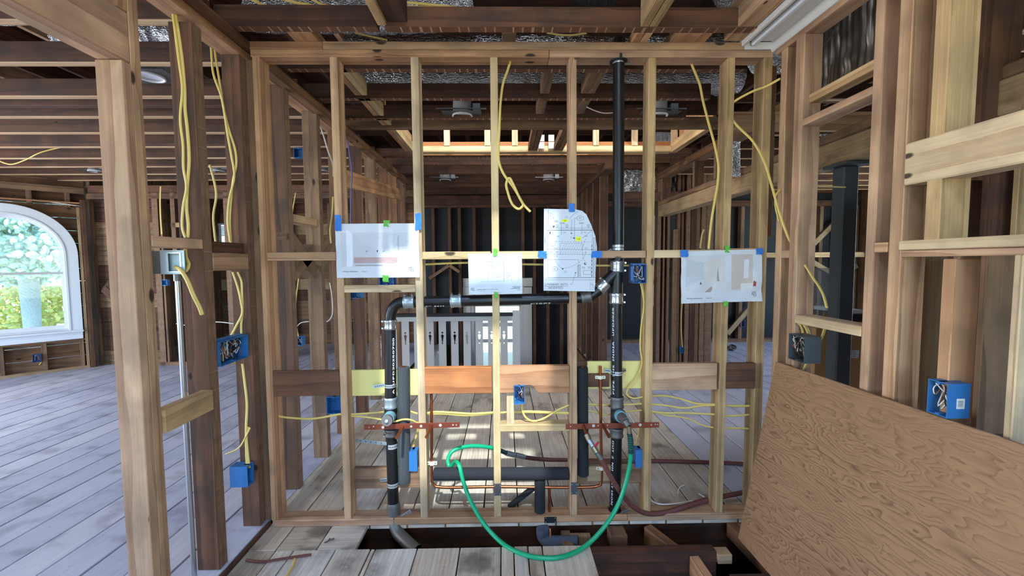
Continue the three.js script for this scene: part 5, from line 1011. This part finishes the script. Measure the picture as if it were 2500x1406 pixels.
// ---- foil ducts and foil insulation
function duct(label, pts, r, name = 'foil_duct') {
  const g = new THREE.TubeGeometry(curve(pts), 160, r, 22, false), p = g.attributes.position, n = g.attributes.normal, uv = g.attributes.uv;
  for (let i = 0; i < p.count; i++) { const k = (fbm(uv.getX(i) * 60, uv.getY(i) * 9, 55) - 0.5) * r * 0.28; p.setXYZ(i, p.getX(i) + n.getX(i) * k, p.getY(i) + n.getY(i) * k, p.getZ(i) + n.getZ(i) * k); uv.setXY(i, uv.getX(i) * 8, uv.getY(i) * 2); }
  g.computeVertexNormals(); return tag(mesh(name, g, M.foil), label, 'duct');
}
duct('crinkled foil duct lying on the joists just behind the top plate', [V3(-0.9, 2.74, -0.5), V3(-0.4, 2.745, -0.52), V3(0.2, 2.74, -0.5), V3(0.8, 2.75, -0.54), V3(1.2, 2.75, -0.52), V3(1.55, 2.76, -0.5)], 0.1);
duct('second foil duct further back over the joists', [V3(-1.1, 2.755, -0.95), V3(-0.2, 2.75, -0.93), V3(0.8, 2.75, -0.95), V3(1.8, 2.76, -0.93)], 0.105);
duct('foil duct above the near joist at the upper left', [V3(-1.3, 2.78, -0.18), V3(-0.9, 2.77, -0.16), V3(-0.5, 2.78, -0.18), V3(-0.1, 2.8, -0.16)], 0.09);
duct('foil duct over the left room joists near the header', [V3(-4.2, 2.78, -0.05), V3(-3.2, 2.77, -0.04), V3(-2.4, 2.78, -0.06), V3(-1.5, 2.78, -0.03)], 0.11);
duct('bright foil duct over the left room joists behind the first one', [V3(-2.6, 2.8, -0.46), V3(-2.2, 2.81, -0.47), V3(-1.6, 2.82, -0.45)], 0.1);
duct('ribbed foil duct running overhead beyond the right wall', [V3(1.86, 2.83, -0.7), V3(1.86, 2.84, -0.2), V3(1.84, 2.84, 0.4), V3(1.85, 2.86, 0.9)], 0.16);
duct('foil duct bending overhead above the white crown board', [V3(0.95, 2.95, 0.35), V3(1.12, 2.86, 0.15), V3(1.3, 2.84, -0.1), V3(1.6, 2.86, -0.3)], 0.085);
duct('foil duct seen high beyond the right wall above the eye-level plate', [V3(2.2, 2.78, 0.35), V3(2.6, 2.77, 0.3), V3(3.2, 2.78, 0.35)], 0.1);
duct('dark flexible duct behind the vent stack above the near joist', [V3(0.42, 2.95, -0.2), V3(0.5, 2.86, -0.1), V3(0.62, 2.85, -0.1), V3(0.68, 2.95, -0.05)], 0.06).material = M.black;
function foilPanel(label, l, t, r, b, z) {
  const A = U(l, (t + b) / 2, 'z', z), B = U(r, (t + b) / 2, 'z', z), T = U((l + r) / 2, t, 'z', z), D = U((l + r) / 2, b, 'z', z), w = B.x - A.x, h = T.y - D.y, g = new THREE.PlaneGeometry(w, h, 60, 30), p = g.attributes.position;
  for (let i = 0; i < p.count; i++) p.setZ(i, (fbm(p.getX(i) * 18, p.getY(i) * 8, 61) - 0.5) * 0.06);
  g.computeVertexNormals(); const o = tag(mesh('foil_insulation', g, M.foil), label, 'insulation'); o.position.set((A.x + B.x) / 2, (T.y + D.y) / 2, z); return o;
}
foilPanel('wide panel of crinkled foil insulation framed above the far opening on the right', 1522, 411, 1675, 467, -3.38);
foilPanel('narrow strip of foil insulation right of the sixth stud, far back', 1786, 345, 1809, 432, -1.3);
foilPanel('grey foil insulation glimpsed above the weathered beam on the right', 2002, 326, 2092, 362, -1.2);
foilPanel('foil insulation seen through the skylight well', 1600, 322, 1642, 346, -2.6);
{
  const g = new THREE.PlaneGeometry(0.56, 0.34, 70, 20), p = g.attributes.position;
  for (let i = 0; i < p.count; i++) p.setZ(i, 0.012 * Math.sin(p.getX(i) * 170) * noise(p.getX(i) * 30, p.getY(i) * 5, 66) + (fbm(p.getX(i) * 14, p.getY(i) * 10, 67) - 0.5) * 0.03);
  g.computeVertexNormals(); const o = tag(mesh('foil_insulation', g, std({ color: 0x8c8478, metalness: 0.85, roughness: 0.4, side: THREE.DoubleSide })), 'dark ribbed foil insulation batt between the upper right studs', 'insulation');
  o.rotation.y = -PI2; o.position.set(1.74, 2.5, 0.2);
}
// ---- cables: each run is a thing
cable('yellow cable down the face of the first old stud on the left, outer strand', [[419, 8, 0.36], [428, 80, 0.36], [437, 150, 0.36], [445, 215, 0.36], [440, 290, 0.36], [447, 355, 0.36], [448, 410, 0.36], [455, 455, 0.36], [447, 505, 0.36], [445, 555, 0.36], [452, 580, 0.36]]);
cable('yellow cable down the face of the first old stud on the left, inner strand', [[424, 12, 0.355], [434, 70, 0.355], [444, 140, 0.355], [451, 220, 0.355], [452, 265, 0.355], [458, 320, 0.355], [462, 390, 0.355], [457, 460, 0.355], [456, 510, 0.355], [460, 550, 0.355], [459, 580, 0.355]], { rw: 0.0075, rt: 0.0045 });
cable('yellow cable down the second old stud on the left, left strand', [[514, 88, 0.04], [517, 140, 0.04], [521, 180, 0.04], [540, 235, 0.04], [550, 290, 0.04], [556, 330, 0.04], [565, 380, 0.04], [572, 430, 0.04], [560, 485, 0.04], [556, 540, 0.04], [562, 590, 0.04]]);
cable('yellow cable down the second old stud on the left, right strand', [[520, 92, 0.035], [528, 150, 0.035], [536, 200, 0.035], [547, 270, 0.035], [560, 320, 0.035], [574, 365, 0.035], [577, 400, 0.035], [569, 440, 0.035], [564, 490, 0.035], [561, 545, 0.035], [564, 592, 0.035]]);
cable('thin yellow cable looping behind the first old stud on the left', [[512, 402, 0.15], [520, 430, 0.14], [528, 475, 0.14], [521, 525, 0.14], [523, 560, 0.14], [527, 595, 0.14]]);
cable('yellow cable entering the wide blue gang box from above, left strand', [[568, 664, 0.05], [580, 700, 0.05], [588, 735, 0.05], [591, 765, 0.05], [577, 795, 0.05], [562, 824, 0.05]]);
cable('yellow cable entering the wide blue gang box from above, right strand', [[580, 664, 0.045], [589, 685, 0.045], [591, 720, 0.045], [592, 760, 0.045], [589, 795, 0.045], [590, 822, 0.045]]);
cable('yellow cable running from the wide blue gang box down to the low blue box', [[592, 888, 0.05], [597, 930, 0.05], [603, 985, 0.05], [601, 1050, 0.055], [604, 1100, 0.06], [609, 1142, 0.07]], { rw: 0.007 });
cable('yellow cable strand ending in the low blue box beside a loose tail', [[608, 1042, 0.05], [601, 1058, 0.055], [601, 1100, 0.06], [603, 1142, 0.07]]);
cable('loose yellow cable tail curving off the low blue box run', [[611, 1044, 0.06], [600, 1066, 0.06], [582, 1094, 0.06], [551, 1109, 0.06]], { rw: 0.004 });
cable('thick yellow cable hanging out of the grey metal box', [[428, 652, 0.43], [441, 660, 0.46], [455, 680, 0.47], [473, 722, 0.47], [487, 750, 0.47], [494, 769, 0.47]], { rw: 0.009, rt: 0.006 });
cable('yellow cable looping behind the grey metal box', [[452, 606, 0.39], [455, 630, 0.38], [461, 645, 0.38], [455, 660, 0.39], [447, 663, 0.4]], { rw: 0.008 });
cable('thin yellow cable sagging under the left room joists', [[-10, 388, -1.9], [8, 397, -1.9], [28, 401, -1.9], [60, 391, -1.9], [100, 372, -1.9], [160, 357, -1.95]]);
cable('long pale line along the ledge above the arched window', [[-5, 476, -3.2], [60, 484, -3.3], [130, 494, -3.4], [186, 502, -3.5]], { mat: M.cablewhite, name: 'white_cable' });  // thin pale strip along the top of the ledge
cable('yellow cable stapled along the wall below the arched window', [[-4, 901, -3.1], [30, 904, -3.2], [65, 902, -3.25], [92, 893, -3.3], [101, 884, -3.3]]);
cable('yellow cable hanging between the far studs behind the first old stud', [[392, 455, -3.5], [391, 490, -3.5], [392, 530, -3.5], [395, 572, -3.5]], { rw: 0.01 });
cable('hanging yellow cable tied into a loop left of the floor plan', [[1246, 150, -0.045], [1238, 175, -0.04], [1229, 200, -0.03], [1222, 250, -0.01], [1219, 320, 0.0], [1217, 370, 0.0], [1219, 398, 0.0], [1230, 425, 0.01], [1252, 455, 0.01], [1270, 485, 0.015], [1277, 500, 0.02], [1267, 510, 0.02], [1252, 500, 0.015], [1240, 470, 0.01], [1236, 448, 0.01], [1243, 434, 0.016], [1254, 452, 0.02], [1267, 480, 0.02], [1279, 500, 0.02], [1295, 517, 0.02]], { rw: 0.0065, rt: 0.0045 });
cable('long yellow cable dropping from the top plate to the right drawing', [[1688, 156, -0.045], [1698, 180, -0.04], [1708, 205, -0.035], [1716, 245, -0.03], [1730, 300, -0.02], [1745, 355, -0.015], [1754, 405, -0.01], [1752, 450, -0.01], [1745, 490, -0.01], [1737, 540, -0.01], [1730, 608, -0.01]], { rw: 0.0068 });
cable('yellow cable crossing from the sixth stud up to the right wall stud', [[1782, 256, -0.02], [1800, 243, 0.0], [1840, 222, 0.02], [1870, 211, 0.03], [1905, 192, 0.06]], { rw: 0.006 });
cable('long yellow cable sweeping from the sixth stud across the right studs to the low block', [[1782, 262, -0.03], [1783, 283, -0.02], [1798, 305, 0.0], [1838, 345, 0.03], [1866, 395, 0.06], [1886, 460, 0.1], [1903, 520, 0.13], [1925, 580, 0.16], [1953, 628, 0.2], [1985, 678, 0.28], [2008, 715, 0.34], [2019, 752, 0.38]], { rw: 0.0068 });
cable('yellow cable curling past the right stud and ending beside the steel post', [[1902, 540, 0.12], [1893, 500, 0.11], [1895, 475, 0.1], [1912, 458, 0.08], [1942, 452, 0.0], [1990, 454, -0.12], [2064, 457, -0.24]], { rw: 0.005 });
cable('yellow cable from the low block into the grey gang box, outer strand', [[2016, 782, 0.37], [2014, 800, 0.35], [2007, 822, 0.33], [1998, 838, 0.3]], { rw: 0.008 });
cable('yellow cable into the top of the grey gang box, long strand', [[1944, 774, 0.22], [1955, 782, 0.24], [1968, 800, 0.26], [1977, 822, 0.28]], { rw: 0.008 });
cable('yellow cable into the top of the grey gang box, short strand', [[1942, 782, 0.22], [1955, 795, 0.24], [1962, 820, 0.26]], { rw: 0.006 });
cable('yellow cable leaving the grey gang box downwards', [[1970, 878, 0.29], [1966, 893, 0.28], [1960, 905, 0.27]], { rw: 0.006 });
cable('yellow cable hanging far right above the eye-level header', [[2341, 225, 0.55], [2334, 260, 0.55], [2322, 300, 0.55], [2317, 330, 0.55]], { rw: 0.005 });
cable('yellow cable hanging far right below the eye-level header', [[2308, 445, 0.64], [2312, 490, 0.64], [2313, 540, 0.64], [2306, 582, 0.64]], { rw: 0.005 });
cable('grey cable looping over the ribbed duct at the upper right', [[2065, 5, 0.1], [2050, 50, 0.1], [2025, 95, 0.1], [1990, 130, 0.1]], { mat: M.dull, name: 'grey_cable', rw: 0.004 });
const ROW = 'yellow cables threaded through the lower stud bays';
cable('yellow cable sagging between the first two studs above the floor', [[668, 1014, -0.045], [700, 1019, -0.045], [765, 1022, -0.045], [830, 1011, -0.045], [845, 1010, -0.045]], { rw: 0.006 });
cable('upper yellow cable in the bay of the left riser', [[848, 1012, -0.045], [900, 1009, -0.05], [935, 1006, -0.08], [985, 1001, -0.085], [1020, 1010, -0.05]]);
cable('lower yellow cable arching over the copper bar in the bay of the left riser', [[848, 1015, -0.045], [900, 1019, -0.03], [930, 1024, -0.02], [962, 1029, -0.012], [985, 1024, -0.01], [1003, 1025, -0.01], [1022, 1035, -0.03]], { rw: 0.0055 });
cable('upper yellow cable in the bay left of the middle stud', [[1026, 1012, -0.045], [1060, 1006, -0.05], [1100, 1007, -0.05], [1150, 1010, -0.05], [1205, 1007, -0.045]], { rw: 0.0065 });
cable('lower yellow cable in the bay left of the middle stud', [[1026, 1011, -0.05], [1080, 1010, -0.055], [1140, 1014, -0.055], [1205, 1009, -0.05], [1240, 1006, -0.05]]);
cable('yellow cable looping down from the blue box in the middle bay', [[1275, 985, -0.02], [1275, 1000, -0.03], [1283, 1018, -0.03], [1302, 1028, -0.035], [1330, 1020, -0.04], [1360, 1002, -0.045], [1398, 985, -0.045]], { rw: 0.0055 });
cable('straight yellow cable right of the blue box in the middle bay', [[1240, 1006, -0.06], [1290, 1005, -0.06], [1345, 1007, -0.06], [1398, 1009, -0.045]], { rw: 0.008 });
cable('upper yellow cable behind the vent stack', [[1392, 988, -0.085], [1440, 987, -0.086], [1480, 989, -0.086], [1530, 988, -0.08], [1572, 985, -0.05]]);
cable('lower yellow cable behind the vent stack', [[1392, 995, -0.085], [1440, 1003, -0.086], [1480, 1012, -0.086], [1530, 1005, -0.08], [1572, 1001, -0.05]], { rw: 0.0045 });
cable('top yellow cable right of the fifth stud', [[1574, 968, -0.045], [1620, 966, -0.045], [1660, 973, -0.045], [1700, 985, -0.045], [1755, 987, -0.045]]);
cable('second yellow cable right of the fifth stud', [[1574, 986, -0.04], [1620, 989, -0.04], [1670, 996, -0.04], [1710, 991, -0.04], [1755, 988, -0.04]]);
cable('third yellow cable right of the fifth stud', [[1574, 1002, -0.045], [1620, 1008, -0.045], [1670, 1008, -0.045], [1755, 1012, -0.045]]);
cable('fourth, lowest yellow cable right of the fifth stud', [[1574, 1000, -0.05], [1620, 1012, -0.05], [1680, 1022, -0.05], [1715, 1038, -0.05], [1755, 1046, -0.05]], { rw: 0.0045 });
cable('top yellow cable at the right end of the wall', [[1752, 988, -0.045], [1800, 991, -0.045], [1850, 990, -0.045]], { rw: 0.0065 });
cable('middle yellow cable at the right end of the wall', [[1752, 1013, -0.045], [1790, 1015, -0.045], [1850, 1010, -0.045]]);
cable('bottom yellow cable at the right end of the wall', [[1752, 1046, -0.045], [1800, 1045, -0.045], [1850, 1048, -0.045]]);
cable('thin yellow cable from the eye-level blue box down along the fifth stud', [[1564, 692, -0.03], [1569, 715, -0.03], [1572, 745, -0.03], [1565, 800, -0.035], [1563, 850, -0.035], [1567, 888, -0.04], [1552, 925, -0.045], [1535, 945, -0.045], [1530, 962, -0.045], [1545, 972, -0.045], [1574, 968, -0.045]], { rw: 0.0045 });
cable('second yellow cable strand below the eye-level blue box', [[1568, 692, -0.035], [1574, 740, -0.035], [1571, 800, -0.04], [1570, 885, -0.045]], { rw: 0.004 });
cable('yellow cable fanning into the low blue box beside the hose, left strand', [[1566, 1008, -0.07], [1562, 1040, -0.1], [1556, 1070, -0.11], [1548, 1092, -0.115]], { rw: 0.0045 });
cable('yellow cable fanning into the low blue box beside the hose, right strand', [[1568, 1008, -0.07], [1565, 1045, -0.1], [1562, 1072, -0.11], [1562, 1092, -0.115]], { rw: 0.0045 });
cable('yellow cable dropping into the low blue box beside the grey foam', [[1020, 1030, -0.08], [1020, 1050, -0.1], [1014, 1072, -0.11], [1009, 1092, -0.115]], { rw: 0.006 });
cable('yellow cable strung behind the drawings at eye level, left run', [[1026, 646, -0.085], [1090, 643, -0.09], [1150, 641, -0.09]]);
cable('yellow cable strung behind the drawings at eye level, right run', [[1262, 645, -0.09], [1340, 646, -0.09], [1460, 648, -0.09], [1548, 648, -0.06]]);
const AT = 0.09;
cable('yellow cable over the near joist at the upper left, short end', [[606, -8, AT], [625, 4, AT], [645, 13, AT], [665, 18, AT]], { rw: 0.007 });
cable('yellow cable over the near joist at the upper left, long end', [[680, -6, AT], [720, 6, AT], [752, 11, AT], [780, 19, AT]], { rw: 0.007 });
cable('yellow cable stretching along the near joist to the pale board', [[755, -6, AT], [780, 8, AT], [805, 15, AT], [850, 17, AT], [905, 17, AT]], { rw: 0.006 });
cable('upper yellow cable lying on the near joist left of the middle', [[966, 6, AT], [1000, 7, AT], [1050, 11, AT], [1095, 16, AT], [1140, 22, AT]], { rw: 0.007 });
cable('lower yellow cable lying on the near joist left of the middle', [[966, 16, AT], [1020, 17, AT], [1070, 18, AT], [1125, 21, AT]], { rw: 0.006 });
cable('yellow cable slanting behind the near joist above the top plate', [[866, 80, -0.06], [900, 88, -0.06], [945, 98, -0.06]], { rw: 0.005 });
cable('yellow cable drooping behind the near joist right of the middle', [[1335, 80, -0.06], [1365, 85, -0.06], [1395, 86, -0.06], [1432, 81, -0.06]], { rw: 0.006 });
cable('white cable sagging between the joists left of the vent stack', [[1432, 261, -0.9], [1455, 271, -0.9], [1475, 276, -0.9], [1500, 275, -0.9]], { mat: M.cablewhite, name: 'white_cable', rw: 0.004 });
cable('white cable curling under the far joists left of the vent stack', [[1442, 390, -2.7], [1452, 399, -2.7], [1468, 401, -2.7], [1492, 393, -2.7]], { mat: M.cablewhite, name: 'white_cable', rw: 0.006 });
cable('blue cable hanging down an old stud just right of the second stud', [[849, 346, -1.15], [855, 385, -1.15], [859, 420, -1.15], [857, 480, -1.15], [856, 545, -1.15]], { mat: M.cableblue, name: 'blue_cable', rw: 0.005 });
cable('tan cable slanting past the old studs towards the second stud', [[776, 294, -0.9], [788, 325, -0.9], [800, 365, -0.9], [812, 400, -0.85], [814, 430, -0.8]], { mat: M.cablewhite, name: 'tan_cable', rw: 0.005 });
cable('yellow cable down the old stud just left of the second stud', [[813, 480, -0.6], [811, 520, -0.6], [806, 560, -0.6], [808, 594, -0.6]], { rw: 0.005 });
cable('thin yellow cable between the old studs on the left, upper run', [[722, 470, -1.6], [714, 520, -1.6], [712, 570, -1.6], [728, 620, -1.6], [731, 655, -1.6], [723, 730, -1.55], [723, 790, -1.4], [729, 824, -1.32]], { rw: 0.005 });
cable('white cable branching to the old stud on the left', [[726, 796, -1.4], [733, 789, -1.4], [744, 786, -1.4], [754, 785, -1.4]], { mat: M.cablewhite, name: 'white_cable', rw: 0.004 });
cable('white cable hanging behind the tall old stud on the left', [[796, 787, -1.5], [805, 780, -1.5], [811, 768, -1.5], [810, 720, -1.5], [805, 690, -1.5]], { mat: M.cablewhite, name: 'white_cable', rw: 0.004 });
cable('yellow wire holding the tiny blue box on the far dark studs', [[1676, 700, -3.25], [1666, 740, -3.25], [1663, 790, -3.25], [1666, 848, -3.25]], { rw: 0.006 });
cable('tan wire end beside the long yellow cable, far right studs', [[1718, 560, -3.1], [1713, 575, -3.1], [1709, 607, -3.1]], { rw: 0.01 });
cable('white wire strung across the far studs behind the gang box', [[430, 790, -3.4], [442, 793, -3.4], [470, 793, -3.4], [530, 786, -3.4], [570, 790, -3.4]], { mat: M.cablewhite, name: 'white_cable', rw: 0.006 });
// ---- things lying on the floor
tag(mesh('rusty_rod', capped([[601, 1367], [640, 1371], [690, 1364], [730, 1358], [760, 1354]].map(([x, y]) => U(x, y, 'y', 0.009)), 0.006, 8), M.redhose), 'rusty bent rod lying on the near floorboards at the lower left', 'rod');
tag(mesh('yellow_cable_scrap', flat([[721, 1362], [716, 1380], [706, 1396], [695, 1412]].map(([x, y]) => U(x, y, 'y', 0.005)), 0.006, 0.003, V3(0, 1, 0)), M.cable), 'scrap of yellow cable on the near floorboards at the bottom edge', 'cable');
tag(mesh('metal_clip', merge([capped([[792, 1325], [800, 1321], [805, 1316]].map(([x, y]) => U(x, y, 'y', 0.005)), 0.004, 6), capped([[804, 1315], [810, 1317], [815, 1314]].map(([x, y]) => U(x, y, 'y', 0.005)), 0.004, 6)]), M.dull), 'small shiny metal clip on the floorboards beside the opening', 'clip');
tag(mesh('cable_sheath_scrap', capped([[1590, 1222], [1604, 1229], [1620, 1231], [1650, 1229], [1692, 1222]].map(([x, y]) => U(x, y, 'y', 0.05)), 0.004, 6), M.cablewhite), 'pale stripped cable sheath lying on the bottom plate beside the brown hose', 'cable');
tag(mesh('cable_sheath_scrap', capped([[1655, 1203], [1657, 1194], [1663, 1187], [1670, 1184]].map(([x, y]) => U(x, y, 'y', 0.012)), 0.004, 6), M.cablewhite), 'small curled pale scrap on the floorboards right of the fifth stud', 'scrap');
tag(mesh('cable_sheath_scrap', capped([[1706, 1205], [1714, 1210], [1720, 1213]].map(([x, y]) => U(x, y, 'y', 0.006)), 0.004, 6), M.white), 'short white scrap on the floorboards left of the sixth stud', 'scrap');
tag(mesh('coiled_cord', capped([[1778, 852], [1790, 854], [1796, 846], [1786, 842], [1780, 850], [1770, 856], [1762, 852]].map(([x, y]) => U(x, y, 'y', 0.02)), 0.014, 8), M.dull), 'grey coiled cord on the far floor at the right', 'cord');
// scattered scraps of sawdust and plaster on the boards
{
  const g = []; for (let i = 0; i < 420; i++) { const x = rr(-1.15, 1.35), z = i % 3 ? rr(-1.6, -0.1) : rr(0.22, 1.2); if (z > 0.2 && x > 0.45) continue; const s = rr(0.0015, 0.004), c = new THREE.TetrahedronGeometry(s); c.translate(x, 0.001 + s * 0.3, z); g.push(c); }
  const o = mesh('sawdust', merge(g), std({ color: 0xcfc8ba })); o.userData.kind = 'stuff'; o.userData.label = 'pale crumbs of sawdust and plaster scattered on the floorboards'; o.userData.category = 'debris';
}
// ---- outdoors beyond the windows
const BARK = std({ color: 0xa9aba6, roughness: 1, bumpMap: TX.crinkle, bumpScale: 0.02 });
function crown(parent, c, rx, ry, rz, n, mat, s) {
  const im = new THREE.InstancedMesh(new THREE.SphereGeometry(1, 5, 4).scale(1, 0.35, 0.7), mat, n), m = new THREE.Matrix4(), q = new THREE.Quaternion();
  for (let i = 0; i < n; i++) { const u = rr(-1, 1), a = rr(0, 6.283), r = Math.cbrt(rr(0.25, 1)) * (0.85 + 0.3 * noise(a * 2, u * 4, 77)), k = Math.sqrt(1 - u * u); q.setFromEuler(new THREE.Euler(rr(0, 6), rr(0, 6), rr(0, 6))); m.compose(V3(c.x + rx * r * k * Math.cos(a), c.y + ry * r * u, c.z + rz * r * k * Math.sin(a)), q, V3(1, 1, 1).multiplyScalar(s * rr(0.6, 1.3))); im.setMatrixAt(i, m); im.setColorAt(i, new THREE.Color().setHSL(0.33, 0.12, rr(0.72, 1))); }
  im.name = 'foliage'; im.userData.kind = 'stuff'; return add(im, parent);
}
{
  const base = U(80, 806, 'x', -13.5), y0 = -1.05, leaf = std({ color: 0xcfe3cc, roughness: 0.9 });  // leaf colour paled to stand in for overexposed daylight
  const t = thing('tree', 'pale green leafy tree with a thick trunk outside the arched window', 'tree');
  rod(t, 'trunk', BARK, V3(base.x, y0, base.z), V3(base.x, 1.3, base.z), 0.17, 14, 0.22);
  for (const [dx, dz] of [[0.9, 0.5], [-0.8, -0.6], [0.2, -1], [-0.4, 0.9]]) rod(t, 'branch', BARK, V3(base.x, 1.1, base.z), V3(base.x + dx, 2.2, base.z + dz), 0.13, 8, 0.07);
  crown(t, V3(base.x, 2.3, base.z), 2.4, 1.35, 2.4, 5200, leaf, 0.11);
  const h = thing('hedge', 'yellow green shrubs behind the tree outside the arched window', 'shrub');
  rod(h, 'stem', BARK, V3(base.x - 3, y0, base.z - 2.5), V3(base.x - 3, 0, base.z - 2.5), 0.08, 8);
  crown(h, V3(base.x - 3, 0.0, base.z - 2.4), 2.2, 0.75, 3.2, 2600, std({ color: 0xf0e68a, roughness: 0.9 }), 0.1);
  const f = thing('tree', 'hazy tall green trees far behind the shrubs outside the arched window', 'tree');
  rod(f, 'trunk', BARK, V3(base.x - 8, y0, base.z - 4), V3(base.x - 8, 3, base.z - 4), 0.3, 8);
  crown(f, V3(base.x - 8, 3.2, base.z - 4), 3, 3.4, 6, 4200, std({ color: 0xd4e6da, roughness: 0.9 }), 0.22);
}
renderer.render(scene, camera);
